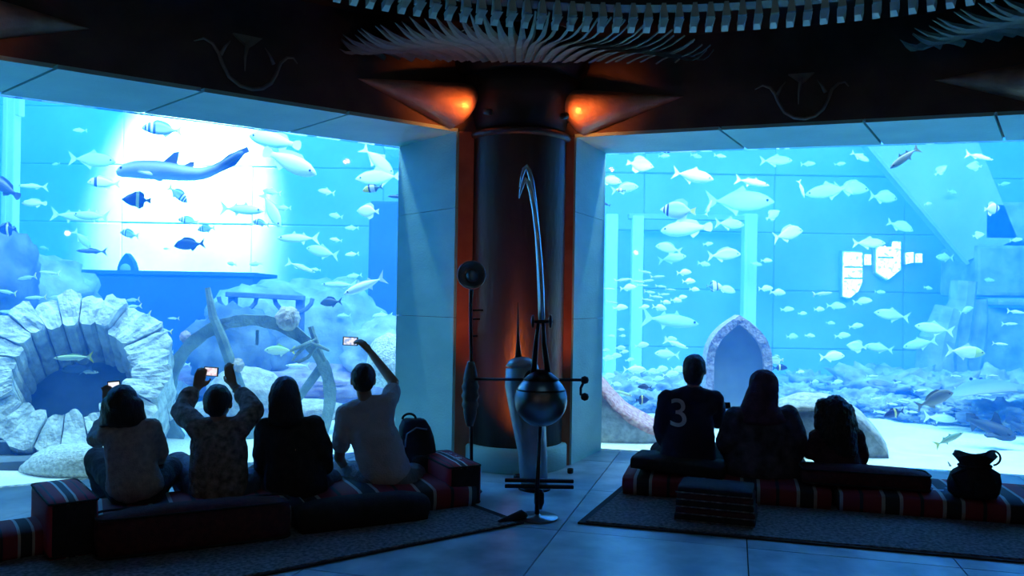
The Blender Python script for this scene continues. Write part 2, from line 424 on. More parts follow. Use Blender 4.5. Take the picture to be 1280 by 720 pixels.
def fan(c, face, label, grp):
    f = empty('leaf_fan', (c.x, c.y, 3.42), face, label, 'capital', grp)
    obj('fan_hub', lathe([(.50, -.06), (.60, .05), (.62, .22), (.62, .33)], 32), MT['ring'], f, True)
    for k in range(45):
        a = R(-67+134*k/44); jit = (k*37 % 11-5)*.008
        ri_ = .62/max(.36, cos(a)); ro_ = 1.70+jit
        if ro_-ri_ < .12: continue
        inst('fan_leaf', BL, f, (ri_*cos(a), ri_*sin(a), .0+(k % 2)*.012), (0, R(4), a), (ro_-ri_, 1.25, 1))
    return f
def horn_bm(side_dir, nrm):
    """teardrop bracket along the wall, base frame: s along the wall away from the column"""
    bm = bmesh.new(); secs = []
    for i in range(19):
        s = -.16+1.12*i/18
        u = (s+.16)/.26 if s < .10 else 1-(s-.10)/.86
        h = .19*(math.sin(pi/2*max(0, min(1, u)))**.8 if s < .10 else u**1.0)+.002
        pr = .30*(h/.19)**.85
        top = 3.335-.11*max(0, s)
        row = []
        for k in range(11):
            a = pi/2-pi*k/10
            q = side_dir*s+nrm*(pr*max(0, cos(a))**.8)
            row.append(bm.verts.new((q.x, q.y, top-h+h*math.sin(a)*(1.0))))
        secs.append(row)
    for a, b in zip(secs, secs[1:]):
        for k in range(10): bm.faces.new((a[k], a[k+1], b[k+1], b[k]))
        bm.faces.new((a[10], a[0], b[0], b[10]))
    bm.faces.new(secs[0][::-1]); bm.faces.new(secs[-1]); bmesh.ops.recalc_face_normals(bm, faces=bm.faces)
    return bm
def column(c, label):
    o = empty('round_column', (c.x, c.y, 0), 0, label, 'column')
    obj('shaft', lathe([(.425, .2), (.425, 2.86), (.43, 2.88)], 56), MT['column'], o, True)
    obj('neck_ring', lathe([(.42, 2.865), (.455, 2.875), (.465, 2.90), (.455, 2.925), (.43, 2.935)], 56), MT['column'], o, True)
    obj('capital', lathe([(.40, 2.93), (.42, 3.0), (.47, 3.2), (.55, 3.38)], 48), MT['ring'], o, True)
    obj('base_drum', lathe([(.47, .0), (.47, .185), (.455, .205), (.42, .21)], 56), MT['stone'], o, True)
    return o
cF = colC; cRt = FRc+dFR*4.3+V((.0, -.02)); cLt = FLc+dFL*4.3
column(cF, 'thick round bronze column standing between the two aquarium windows')
column(cRt, 'round bronze column at the right end of the right window')
column(cLt, 'round bronze column at the left end of the left window')
fan(cF, R(-90), 'fan of grey-green leaf blades under the ceiling above the central column', 'leaf fans')
fan(cRt, R(-90-38), 'fan of grey-green leaf blades at the top right edge of the ceiling', 'leaf fans')
fan(cLt, R(-90+45), 'fan of grey-green leaf blades over the far left column', 'leaf fans')
ORANGE = (1.0, .20, .035)
def horn(base, sd, nrm, label, power, tgt_s=.16):
    o = obj('copper_horn', horn_bm(sd, nrm), MT['horn'], None, True, (base.x, base.y, 0))
    tag(o, label, 'wall ornament', 'copper horn brackets beside the columns')
    if power:
        # small lamp tucked beside the capital
        lp = base+sd*.06+nrm*.52
        ft = empty('accent_lamp', (lp.x, lp.y, 3.0), 0, 'small amber accent lamp beside '+label, 'lamp', 'amber accent lamps')
        d = base+sd*.20+nrm*.1
        dirv = (V((d.x, d.y, 3.12))-V((lp.x, lp.y, 3.0)))
        q = dirv.to_track_quat('Z', 'Y').to_matrix()
        obj('lamp_can', lathe([(.022, -.06), (.028, -.05), (.028, .01), (.024, .01), (.022, -.02)], 14, (0, 0, 0), q), MT['iron'], ft, True)
        L_ = spot_light('amber_spot', (0, 0, 0), dirv, power, ORANGE, 78, .9, .03); L_.parent = ft; L_.location = dirv.normalized()*.03
    return o
horn(FLc, dFL, nL, 'amber-lit copper horn bracket left of the central column', 15)
horn(FRc, dFR, nR, 'amber-lit copper horn bracket right of the central column', 15)
horn(FL1, -dFL, nL, 'copper horn bracket at the top left corner above the window', 4.0)
horn(FR1, -dFR, nR, 'dim copper horn bracket at the far right above the window', .0)
# hanging hook ornaments on the lintels
def ornament(px, py, sc, flip, wall_c, dvec, nrm, label):
    # find the wall point on the pixel ray
    d = P(px, py, 1)-V((0, 0, HC))
    t = (wall_c.x*nrm.x+wall_c.y*nrm.y)/(d.x*nrm.x+d.y*nrm.y)
    q = V((0, 0, HC))+d*t
    ex = V((-dvec.x, -dvec.y, 0)) if dvec.x < 0 else V((dvec.x, dvec.y, 0))
    o = empty('hook_ornament', q, 0, label, 'wall ornament', 'hook ornaments on the lintels')
    nn = V((nrm.x, nrm.y, 0))
    f = lambda x, z, off=.03: ex*(x*sc*flip)+V((0, 0, -z*sc))+nn*off
    # U-shaped hook with outcurled tips; units of pixels relative to the centre
    U = [(-60, -26), (-50, -31), (-40, -27), (-33, -17), (-29, -6), (-21, 8), (-8, 16), (6, 18), (18, 15), (28, 7), (34, -5), (39, -19), (47, -27), (55, -28), (60, -22)]
    obj('hook', tube([f(x, z+10) for x, z in U], [.004, .009, .012, .014, .014, .014, .015, .015, .015, .014, .014, .013, .011, .008, .004], 8), MT['ornament'], o, True)
    for sx in (-1, 1):
        obj('barb', tube([f(sx*31, -6), f(sx*26, -16), f(sx*20, -24)], [.016, .010, .003], 8), MT['ornament'], o, True)
    obj('stem', tube([f(-3, 8), f(-3, -8), f(-1, -20), f(0, -28)], [.004, .010, .016, .012], 8), MT['ornament'], o, True)
    obj('flare', slab([f(-17, -34, .0), f(17, -34, .0), f(9, -26, .0), f(1, -20, .0), f(-7, -26, .0)], nn*.035), MT['ornament'], o)
ornament(308, 82, .0063, 1, FLc, dFL, nL, 'curled bronze hook ornament on the lintel above the left window')
ornament(1001, 124, .0060, 1, FRc, dFR, nR, 'curled bronze hook ornament on the lintel above the right window')
# amber floor uplight behind the sculpture
lp = FL(648, 601)
o = empty('floor_uplight', lp, 0, 'small amber floor uplight at the foot of the central column', 'lamp')
obj('lamp_can', lathe([(.035, 0), (.04, .01), (.04, .05), (.034, .05), (.03, .03)], 16), MT['iron'], o, True)
obj('lens', lathe([(.0, .03), (.028, .032), (.0, .036)], 14), emit('amber_lens', (1, .45, .15), 14), o)
L_ = spot_light('amber_spot', (-.02, 0, .06), (-.05, .16, 1.0), 30, ORANGE, 75, .9, .03); L_.parent = o
for q_, lab_, pw_ in ((V((FRc.x-.01, FRc.y-.36, 0)), 'amber floor uplight below the right copper strip of the column', 52), (V((FLc.x+.03, FLc.y-.38, 0)), 'amber floor uplight below the left copper strip of the column', 34)):
    o = empty('floor_uplight', q_, 0, lab_, 'lamp')
    obj('lamp_can', lathe([(.022, 0), (.026, .01), (.026, .04), (.022, .04), (.02, .03)], 16), MT['iron'], o, True)
    L_ = spot_light('amber_spot', (0, 0, .06), (.0, .33, 1.6), pw_, (1, .25, .09), 20, .9, .03); L_.parent = o

# added unseen pendants behind the camera, warm fill for backs and cushions
for x_, lab_ in ((-2.4, 'added unseen warm fill pendant over the left side of the hall behind the viewer'), (2.6, 'added unseen warm fill pendant over the right side of the hall behind the viewer')):
    o = empty('fill_pendant', (x_, -1.6, 2.75), 0, lab_, 'lamp', 'added fill pendants')
    obj('fill_shade', lathe([(.16, -.12), (.14, .0), (.05, .10), (.02, .12), (.04, .09), (.13, -.01), (.15, -.12)], 28), MT['ornament'], o, True)
    obj('cord', tube([V((0, 0, .11)), V((0, 0, CEIL-2.75 if hypot(x_-RC.x, -1.6-RC.y) > RR else 2.4))], .006, 6), MT['iron'], o, True)
    obj('fill_bulb', lathe([(0, -.09), (.03, -.07), (.04, -.04), (.02, 0), (0, .01)], 14), emit('warm_fill_bulb', (1, .62, .35), 6), o, True)
    d_ = bpy.data.lights.new('warm_fill_point', 'POINT'); d_.energy = 17; d_.color = (1, .66, .45); d_.shadow_soft_size = .06
    L_ = bpy.data.objects.new('warm_fill_point', d_); COL.objects.link(L_); L_.parent = o; L_.location = (0, 0, -.16)

# ================================================================== THE TANK
WB = 15.9
water = [(-8.2, GLc.y+dGL.y*((-8.2-GLc.x)/dGL.x)+.08), (GLc.x, GLc.y+.075), (GRc.x, GRc.y+.075), (9.0, GRc.y+dGR.y*((9-GRc.x)/dGR.x)+.075), (12.9, 8.5), (12.9, WB), (-12.9, WB), (-12.9, 6.0)]
wo = obj('tank_water', prism(water, -.9, 7.6), MT['water']); tag(wo, 'clear blue water filling the whole aquarium tank', 'water', kind='stuff')
tb = struct(obj('wall_tank_back', box((0, 16.14, 3.4), (26.4, .3, 8.8)), MT['tankwall']))
zz = [-.9, .6, 1.75, 2.9, 4.05, 5.2, 6.35, 7.5]; xx = [-13+2.6*i for i in range(11)]
for i in range(10):
    for j in range(7):
        g = .003
        obj('wall_panel', box(((xx[i]+xx[i+1])/2, 16.02-random.uniform(0, .03), (zz[j]+zz[j+1])/2), (2.6-2*g, .16, zz[j+1]-zz[j]-2*g), None, .02, 1), MT['tankwall'], tb)
struct(obj('wall_tank_left', box((-13.05, 11, 3.4), (.2, 10.8, 8.8)), MT['tankwall']))
struct(obj('wall_tank_right', box((13.05, 12, 3.4), (.2, 8.6, 8.8)), MT['tankwall']))
# sea bed
bm = bmesh.new(); nx, ny = 110, 70; grid = []
for j in range(ny+1):
    row = []
    for i in range(nx+1):
        x = -12.9+25.8*i/nx; y = 4.5+11.5*j/ny
        gl_ = max(GLc.y+dGL.y*((x-GLc.x)/dGL.x), 0) if x < GLc.x else (GRc.y if x < GRc.x else GRc.y+dGR.y*((x-GRc.x)/dGR.x))
        if x < GRc.x and x > GLc.x: gl_ = GLc.y+(GRc.y-GLc.y)*(x-GLc.x)/(GRc.x-GLc.x)
        dd = max(0, y-gl_)
        z = -.03+min(1, dd/1.2)*(MN.fractal(V((x*.5, y*.5, 2)), 1, 2, 4)*.10)+min(1, dd/5)*.10
        row.append(bm.verts.new((x, max(y, gl_+.07), z)))
    grid.append(row)
for j in range(ny):
    for i in range(nx): bm.faces.new((grid[j][i], grid[j][i+1], grid[j+1][i+1], grid[j+1][i]))
sb = struct(obj('sea_bed', bm, MT['sand'], None, True)); sb['label'] = 'pale sand bed of the aquarium'

# dark blue block wall with the pointed window, left window
Yb = 12.6
a_, b_ = P(-120, 334, Yb), P(311, 341, Yb)
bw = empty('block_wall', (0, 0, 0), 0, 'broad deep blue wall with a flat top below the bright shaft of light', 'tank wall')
obj('wall_mass', prism([(a_.x, Yb), (b_.x, Yb+.2), (b_.x, Yb+1.4), (a_.x, Yb+1.4)], -.4, (a_.z+b_.z)/2-.05), MT['shadedwall'], bw)
obj('coping', prism([(a_.x, Yb-.05), (b_.x+.04, Yb+.15), (b_.x+.04, Yb+1.4), (a_.x, Yb+1.4)], (a_.z+b_.z)/2-.05, (a_.z+b_.z)/2+.01), MT['shadedwall'], bw)
c = P(157, 335, Yb+.2)
pf = [(-.135, -.12), (-.135, .0), (-.10, .11), (-.04, .20), (0, .24), (.04, .20), (.10, .11), (.135, 0), (.135, -.12)]
obj('pointed_finial', slab([(c.x+x, c.y, c.z+z) for x, z in pf], (0, .16, 0)), MT['shadedwall'], bw)
obj('finial_ring', lathe([(.07, -.02), (.09, 0), (.07, .02)], 20, (c.x, c.y-.01, c.z-.02), M.Rotation(pi/2, 3, 'X')), MT['tankwall'], bw, True)
# white posts
def post(x0, x1, y0, y1, Y, label, cap=False):
    a, b = P(x0, y0, Y), P(x1, y1, Y)
    o = empty('white_post', ((a.x+b.x)/2, Y, -.1), 0, label, 'post', 'pale posts at the back of the tank')
    h = a.z+.1
    w_ = b.x-a.x
    obj('shaft', box((0, 0, h/2), (w_, w_, h), None, .012, 1), MT['post'], o)
    obj('groove_strip', box((-w_*.16, -w_/2-.01, h/2), (w_*.22, .03, h*.98)), MT['post'], o)
    if cap: obj('bracket', box((w_*.55, 0, cap-.02+.1), (w_*.6, w_*.8, 1.0), None, .01, 1), MT['post'], o)
    return o
post(9, 24, 40, 40, 13.2, 'tall pale post with a bracket at the left edge of the left window', 4.9)
post(757, 772, 268, 268, 15.2, 'leftmost pale post seen through the right window beside the jamb')
post(790, 804, 270, 270, 15.2, 'second pale post from the jamb in the right window')
post(929, 945, 268, 268, 15.2, 'pale post behind the pointed stone niche')
a, b = P(786, 266, 15.15), P(948, 277, 15.15)
tag(obj('pale_crossbeam', box(((a.x+b.x)/2, 15.2, (a.z+b.z)/2), (b.x-a.x, .18, .10), None, .01, 1), MT['tankwall']), 'faint pale crossbeam joining the posts in the right window', 'beam')
# diagonal rib and right-hand masonry
a, b = P(1068, 160, 13.6), P(1210, 330, 13.6)
rib = empty('diagonal_rib', a, 0, 'long pale diagonal rib slanting down to the right behind the fish', 'beam')
dv = b-a
obj('rib_bar', tube([V((0, 0, 0)), dv], .035, 4), MT['tankwall'], rib)
obj('rib_web', slab([V((.05, .1, 0)), dv+V((.02, .1, .05)), dv+V((.9, .1, .45)), V((1.7, .1, .9))], (0, .25, 0)), MT['tankwall'], rib)
def rocky(name, px, py, Y, sx, sy, sz, seed, m_, label, cat='rock', grp=None, amp=.28, freq=1.4, ridged=.25, sub=4, zb=None):
    c = P(px, py, Y)
    o = obj(name, rock_bm(sx, sy, sz, seed, amp, freq, sub, -.75, ridged), m_, None, True, (c.x, c.y, c.z if zb is None else zb))
    tag(o, label, cat, grp); return o
# stepped stone tower at the right edge
tw = empty('stone_tower', P(1265, 470, 13.6), 0, 'blue stone tower with a ledge at the right edge of the tank', 'tower')
T0 = P(1265, 470, 13.6)
for x0, x1, y0, y1, dy in ((1222, 1330, 305, 372, .2), (1232, 1340, 372, 384, -.15), (1226, 1330, 384, 520, .1), (1234, 1330, 250, 303, .3)):
    a, b = P(x0, y0, 13.6), P(x1, y1, 13.6)
    obj('stone_block', box(((a.x+b.x)/2-T0.x, dy+.4, (a.z+b.z)/2-T0.z), (b.x-a.x, 1.2, a.z-b.z-.02), None, .06, 2), MT['rock'], tw)
for k, (px, w_, ht) in enumerate(((1162, .30, 1.55), (1184, .26, 2.0), (1205, .22, 1.7))):
    c = P(px, 470, 12.9+.2*k)
    pts = [V((c.x+.05*i*(.8-k*.1)+.05*math.sin(i*1.3+k), c.y, -.1+ht*i/6)) for i in range(7)]
    tag(obj('rock_pillar', tube(pts, [w_*(1.25-.08*i+.08*math.sin(i*2+k)) for i in range(7)], 9), MT['rock'], None, False),
        ['thick leaning rock pillar left of the stone tower', 'tallest rock pillar beside the stone tower', 'narrow rock pillar touching the stone tower'][k], 'rock pillar', 'rock pillars by the tower')
# lit windows of rooms across the tank
litm = bpy.data.materials.new('lit_window'); litm.use_nodes = True
nt = litm.node_tree; bs = nt.nodes['Principled BSDF']; tc = nt.nodes.new('ShaderNodeTexCoord'); nz = nt.nodes.new('ShaderNodeTexNoise')
nz.inputs['Scale'].default_value = 11; nt.links.new(tc.outputs['Object'], nz.inputs['Vector'])
r = ramp(nt.nodes, [(.38, (.25, .55, .7)), (.47, (.8, .95, .85)), (.55, (1, .72, .6)), (.64, (.45, .8, .9))]); nt.links.new(nz.outputs['Fac'], r.inputs[0])
nt.links.new(r.outputs[0], bs.inputs['Emission Color']); bs.inputs['Emission Strength'].default_value = 4.0
def lit(pts, label, bars):
    Y = 15.7; q = [P(x, y, Y) for x, y in pts]
    c = sum(q, V((0, 0, 0)))/len(q)
    o = empty('lit_window', c, 0, label, 'window', 'glowing windows across the tank')
    obj('glowing_pane', slab([p-c for p in q], (0, .05, 0)), litm, o)
    qo = [(p-c)*1.06+V((0, .06, 0)) for p in q]
    obj('window_frame', slab(qo, (0, .14, 0)), MT['tankwall'], o)
    for y in bars:
        a, b = P(pts[0][0], y, Y)-c, P(pts[1][0], y, Y)-c
        obj('glazing_bar', box(((a.x+b.x)/2, -.02, (a.z+b.z)/2), (b.x-a.x, .04, .03)), MT['tankwall'], o)
lit([(1055, 315), (1078, 316), (1078, 352), (1073, 364), (1063, 372), (1055, 370)], 'tall glowing window with a slanted foot, leftmost of the lit windows', [334, 348])
lit([(1097, 308), (1116, 309), (1117, 302), (1126, 302), (1126, 337), (1111, 349), (1097, 340)], 'glowing shield-shaped window right of the tall lit one', [322])
lit([(1082, 318), (1089, 318), (1089, 331), (1082, 331)], 'small glowing window between the two large lit windows', [])
lit([(1133, 316), (1142, 315), (1142, 328), (1134, 330)], 'small glowing window just right of the shield-shaped one', [])
lit([(1146, 317), (1153, 317), (1153, 328), (1146, 328)], 'rightmost small glowing window across the tank', [])
# dark block standing in for the dark recess, and pale upper wall, left window
a, b = P(460, 250, 13.4), P(530, 480, 13.4)
dk = empty('recess_block', (0, 0, 0), 0, 'deep blue block standing in for the dark recess behind the seated man', 'tank wall')
obj('recess_block_shaft', box(((a.x+b.x)/2, 13.9, (a.z+b.z)/2-.4), (b.x-a.x, .8, a.z-b.z+.8), None, .04, 1), MT['shadedwall'], dk)
obj('recess_block_foot', prism([(P(432, 480, 13.2).x, 13.0), (P(500, 480, 13.2).x, 13.0), (P(500, 480, 13.2).x, 14.2), (P(446, 480, 13.2).x, 14.2)], -.2, P(440, 415, 13.2).z), MT['shadedwall'], dk)
a, b = P(480, 176, 14.8), P(512, 187, 14.8)
tag(obj('pale_beam_end', box(((a.x+b.x)/2, 15.2, (a.z+b.z)/2), (b.x-a.x, .8, a.z-b.z), None, .02, 1), MT['post']), 'white beam end at the top corner of the left window', 'beam')
# rocks and reef
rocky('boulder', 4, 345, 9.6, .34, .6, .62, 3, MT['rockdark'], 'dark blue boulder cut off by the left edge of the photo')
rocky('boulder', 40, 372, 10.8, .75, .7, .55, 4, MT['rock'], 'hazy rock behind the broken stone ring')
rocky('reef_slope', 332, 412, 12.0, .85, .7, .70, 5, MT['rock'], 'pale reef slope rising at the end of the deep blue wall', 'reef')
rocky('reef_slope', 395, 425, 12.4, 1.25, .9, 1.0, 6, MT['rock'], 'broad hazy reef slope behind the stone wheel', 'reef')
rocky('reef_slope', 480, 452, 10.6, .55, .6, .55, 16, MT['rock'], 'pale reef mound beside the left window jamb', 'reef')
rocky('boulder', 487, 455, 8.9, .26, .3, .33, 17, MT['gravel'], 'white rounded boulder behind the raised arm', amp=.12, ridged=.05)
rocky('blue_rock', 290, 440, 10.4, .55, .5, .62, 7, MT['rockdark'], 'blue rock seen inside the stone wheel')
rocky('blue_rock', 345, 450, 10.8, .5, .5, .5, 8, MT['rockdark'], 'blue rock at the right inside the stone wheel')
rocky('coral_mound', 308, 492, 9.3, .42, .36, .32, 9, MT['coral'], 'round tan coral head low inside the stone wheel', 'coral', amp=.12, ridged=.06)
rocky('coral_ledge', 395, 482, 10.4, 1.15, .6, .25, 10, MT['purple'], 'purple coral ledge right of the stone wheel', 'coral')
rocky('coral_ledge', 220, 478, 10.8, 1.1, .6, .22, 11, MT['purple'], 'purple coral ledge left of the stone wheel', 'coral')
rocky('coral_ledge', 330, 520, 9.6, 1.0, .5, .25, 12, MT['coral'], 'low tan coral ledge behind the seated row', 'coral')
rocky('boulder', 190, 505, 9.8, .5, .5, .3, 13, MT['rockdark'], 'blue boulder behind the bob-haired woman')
rocky('gravel_mound', 112, 612, 6.75, .56, .30, .17, 14, MT['gravel'], 'mound of pale shell gravel against the left glass', 'gravel mound', amp=.10, ridged=0, freq=1.0, zb=.02)
for k, (px, py, Y, s) in enumerate(((1010, 470, 12.6, .55), (1100, 478, 12.0, .8), (1140, 470, 12.2, .6), (1190, 480, 11.4, .7), (1250, 462, 11.6, .75), (1275, 440, 11.2, .5),
                                    (1065, 496, 10.8, .40), (1110, 500, 10.4, .34), (1215, 505, 10.2, .40), (1160, 508, 10.1, .28), (995, 492, 11.2, .4), (1255, 515, 9.8, .42))):
    rocky('reef_rock', px, py, Y, s*1.25, s, s*.55, 20+k, MT['rock'], 'rough pale reef rock in the right window, '+ORD[sorted([1010,1100,1140,1190,1250,1275,1065,1110,1215,1160,995,1255]).index(px)]+' from the left', 'rock', 'reef rocks behind the right window', .45, 2.4, .5, 5, zb=.1)
for k, (px, py, Y, s) in enumerate(((790, 470, 12, .5), (840, 480, 11.5, .6), (770, 470, 11.2, .4), (885, 475, 12, .5), (815, 492, 10.6, .3))):
    rocky('reef_rock', px, py, Y, s*1.25, s, s*.6, 40+k, MT['rock'], 'rough reef rock between jamb and niche, '+ORD[sorted([790,840,770,885,815]).index(px)]+' from the left', 'rock', 'reef rocks left of the niche', .45, 2.4, .5, 5, zb=.1)

# broken ring of carved stone blocks, tilted towards the glass
rg = empty('stone_ring', P(93, 468, 7.6), 0, 'huge tilted ring of carved pale stone blocks, broken on one side', 'stone ring')
rg.rotation_euler = (M.Rotation(R(22), 3, 'Y') @ M.Rotation(R(50), 3, 'X')).to_euler()
NB = 24
obj('ring_shade_disc', lathe([(0, -.62), (.52, -.60), (.52, -.70), (0, -.72)], 24), MT['rockdark'], rg)  # added dark disc, stands in for the shade inside the ring
for k in range(NB):
    a0 = 2*pi*k/NB; a1 = 2*pi*(k+1)/NB-.018
    am = (a0+a1)/2
    if -.15 < math.sin(am-R(5)) and cos(am) > .93: pass
    r0 = .50+random.uniform(-.02, .02); r1 = .87+random.uniform(-.03, .03)
    z0 = -.75; z1 = .12+random.uniform(-.05, .05)
    bm = bmesh.new()
    ns = 5; nv = 6
    g3 = {}
    for i in range(ns+1):
        a = a0+(a1-a0)*i/ns
        for j in range(5):
            r = r0+(r1-r0)*j/4
            for l in range(nv+1):
                if i in (0, ns) or j in (0, 4) or l in (0, nv):
                    z = z0+(z1-z0)*l/nv
                    groove = -.035 if (j == 0 or j == 4) and i in (0, ns) else 0
                    rr = r-(groove if j == 0 else -groove)
                    pt = V((rr*cos(a), rr*sin(a), z))
                    dn = MN.noise(pt*5+V((k, 0, 0)))*.03+MN.noise(pt*16)*.022
                    pt += V((cos(a)*(dn if j > 1 else -dn), sin(a)*(dn if j > 1 else -dn), dn*1.4 if l == nv else 0))
                    g3[i, j, l] = bm.verts.new(pt)
    def q4(*ks): bm.faces.new([g3[k_] for k_ in ks])
    for i in range(ns):
        for l in range(nv):
            q4((i, 0, l), (i+1, 0, l), (i+1, 0, l+1), (i, 0, l+1)); q4((i, 4, l), (i, 4, l+1), (i+1, 4, l+1), (i+1, 4, l))
        for j in range(4):
            q4((i, j, 0), (i, j+1, 0), (i+1, j+1, 0), (i+1, j, 0)); q4((i, j, nv), (i+1, j, nv), (i+1, j+1, nv), (i, j+1, nv))
    for j in range(4):
        for l in range(nv):
            q4((0, j, l), (0, j, l+1), (0, j+1, l+1), (0, j+1, l)); q4((ns, j, l), (ns, j+1, l), (ns, j+1, l+1), (ns, j, l+1))
    bmesh.ops.recalc_face_normals(bm, faces=bm.faces)
    obj('stone_block', bm, MT['archstone'], rg)
# stepped blue plinth under the ring
sp = empty('stone_plinth', (0, 0, 0), 0, 'low stepped blue stone plinth at the foot of the stone ring', 'plinth')
for k, (x0, x1, y0, Y) in enumerate(((-80, 60, 570, 6.85), (-80, 22, 548, 7.05), (-80, 58, 562, 6.9))):
    a, b = P(x0, y0, Y), P(x1, y0, Y)
    if k < 2: obj('step', prism([(a.x, Y-.55 if k == 0 else Y-.35), (b.x, Y-.1), (b.x+.1, Y+.8), (a.x, Y+.8)], -.1, a.z), MT['rockdark'], sp)

# upright stone wheel
wc = P(313, 497, 8.5)
wh = empty('wheel_relic', wc, R(14), 'upright weathered wheel rim with a long leaning pole, behind the seated row', 'wheel')
pr = .097*8.5
pts = [V((pr*cos(a), .02*math.sin(3*a), pr*math.sin(a))) for a in [2*pi*k/72 for k in range(72)]]
bm = bmesh.new(); rings = []
for k, p in enumerate(pts):
    rd = V((p.x, 0, p.z)).normalized(); w1 = .062+.006*math.sin(k*1.7)+.004*math.sin(k*.6)
    rings.append([bm.verts.new(p+rd*w1*x+V((0, .075*y, 0))) for x, y in ((1, -1), (1, 1), (-1, 1), (-1, -1))])
for k in range(72):
    a, b = rings[k], rings[(k+1) % 72]
    for i in range(4): bm.faces.new((a[i], a[(i+1) % 4], b[(i+1) % 4], b[i]))
bmesh.ops.recalc_face_normals(bm, faces=bm.faces)
obj('rim', bm, MT['wheel'], wh)
def wl(px, py, dy=0):
    q = P(px, py, 8.5)-wc; return V((q.x/cos(R(14)), dy, q.z))
obj('pole', tube([wl(266, 360, -.12), wl(272, 395, -.12), wl(283, 425, -.12), wl(306, 497, -.1), wl(318, 570, -.1)], [.028, .045, .055, .06, .06], 8), MT['wheel'], wh)
obj('hub_pin', box(wl(321, 422), (.03, .06, .16)), MT['wheel'], wh)
for s in (0, 1):
    a = R(25+s*150)
    obj('spoke', tube([V((pr*cos(a), 0, pr*math.sin(a))), V((pr*.3*cos(a), 0, pr*.3*math.sin(a)-.5))], [.05, .035], 8), MT['wheel'], wh)
obj('bar', tube([wl(384, 408, -.12), wl(391, 430, -.12), wl(401, 452, -.12)], [.03, .035, .02], 8), MT['wheel'], wh)
obj('bar', tube([wl(360, 438, -.2), wl(384, 428, -.2), wl(406, 438, -.2)], [.015, .03, .015], 8), MT['wheel'], wh)
lp_ = [(391, 424), (380, 430), (368, 442), (363, 450), (370, 452), (381, 446), (390, 434), (391, 424)]
obj('loop', tube([wl(x, y, -.2) for x, y in lp_], .018, 8), MT['wheel'], wh)
def growth(px, py, Y, r_, label, m_):
    c = P(px, py, Y); tag(obj('coral_tuft', rock_bm(r_, r_*.9, r_*1.05, px, .16, 2.6, 4, -1, .1), m_, None, True, c), label, 'coral')
growth(360, 398, 8.42, .125, 'round spongy coral tuft on top of the stone wheel', MT['coral'])
growth(232, 421, 8.42, .06, 'small pinkish coral tuft on the left of the wheel rim', MT['purple'])
growth(296, 457, 8.36, .075, 'tan coral tuft on the leaning pole', MT['coral'])
# sunken cannon frame behind the wheel
sg = P(332, 372, 10.9)
sh = empty('sunken_frame', sg, 0, 'dark sunken timber frame with curved braces above the stone wheel', 'wreck')
obj('beam', box((0, 0, .02), (1.05, .16, .07), M.Rotation(R(2), 3, 'Y'), .01, 1), MT['rockdark'], sh)
for s in (-1, 1):
    obj('brace', tube([V((s*.38+.26*cos(pi+pi*k/8), 0, .0+.2*math.sin(pi+pi*k/8))) for k in range(9)], .03, 6), MT['rockdark'], sh)
    obj('leg', box((s*.46, .05, -.75), (.10, .10, 1.5)), MT['rockdark'], sh)
obj('crossbar', box((0, .02, -.22), (.9, .06, .05)), MT['tankwall'], sh)

# pointed stone niche
nc = P(925, 394, 9.1); base = -.05
ni = empty('stone_niche', (nc.x, 9.1, base), R(-6), 'pointed mauve stone niche standing behind the seated man and woman', 'niche')
hw = .0405*9.1; ht = nc.z-base
def gothic(hw, top, spring, n=10):
    pts = [(-hw, 0)]
    for k in range(n+1):
        t = k/n; a = t*pi/2
        pts.append((-hw*(1-t**2.9), spring+(top-spring)*t))
    for k in range(n-1, -1, -1):
        t = k/n; a = t*pi/2
        pts.append((hw*(1-t**2.9), spring+(top-spring)*t))
    pts.append((hw, 0)); return pts
go = gothic(hw, ht, ht*.56); gi = gothic(hw*.76, ht-.105, ht*.54)
n = len(go)
for k in range(n-1):                                        # each block of the surround
    if k % 2: continue
    k2 = min(k+2, n-1)
    quad = [go[k], go[k+1], go[k2], gi[k2], gi[k+1], gi[k]]
    bm = slab([V((x, random.uniform(-.015, .01), z)) for x, z in quad], (0, .34, 0))
    obj('stone_block', bm, MT['niche'], ni)
obj('back_panel', slab([V((x, .10, z)) for x, z in gothic(hw*.80, ht-.09, ht*.54)], (0, .12, 0)), MT['nichepanel'], ni)
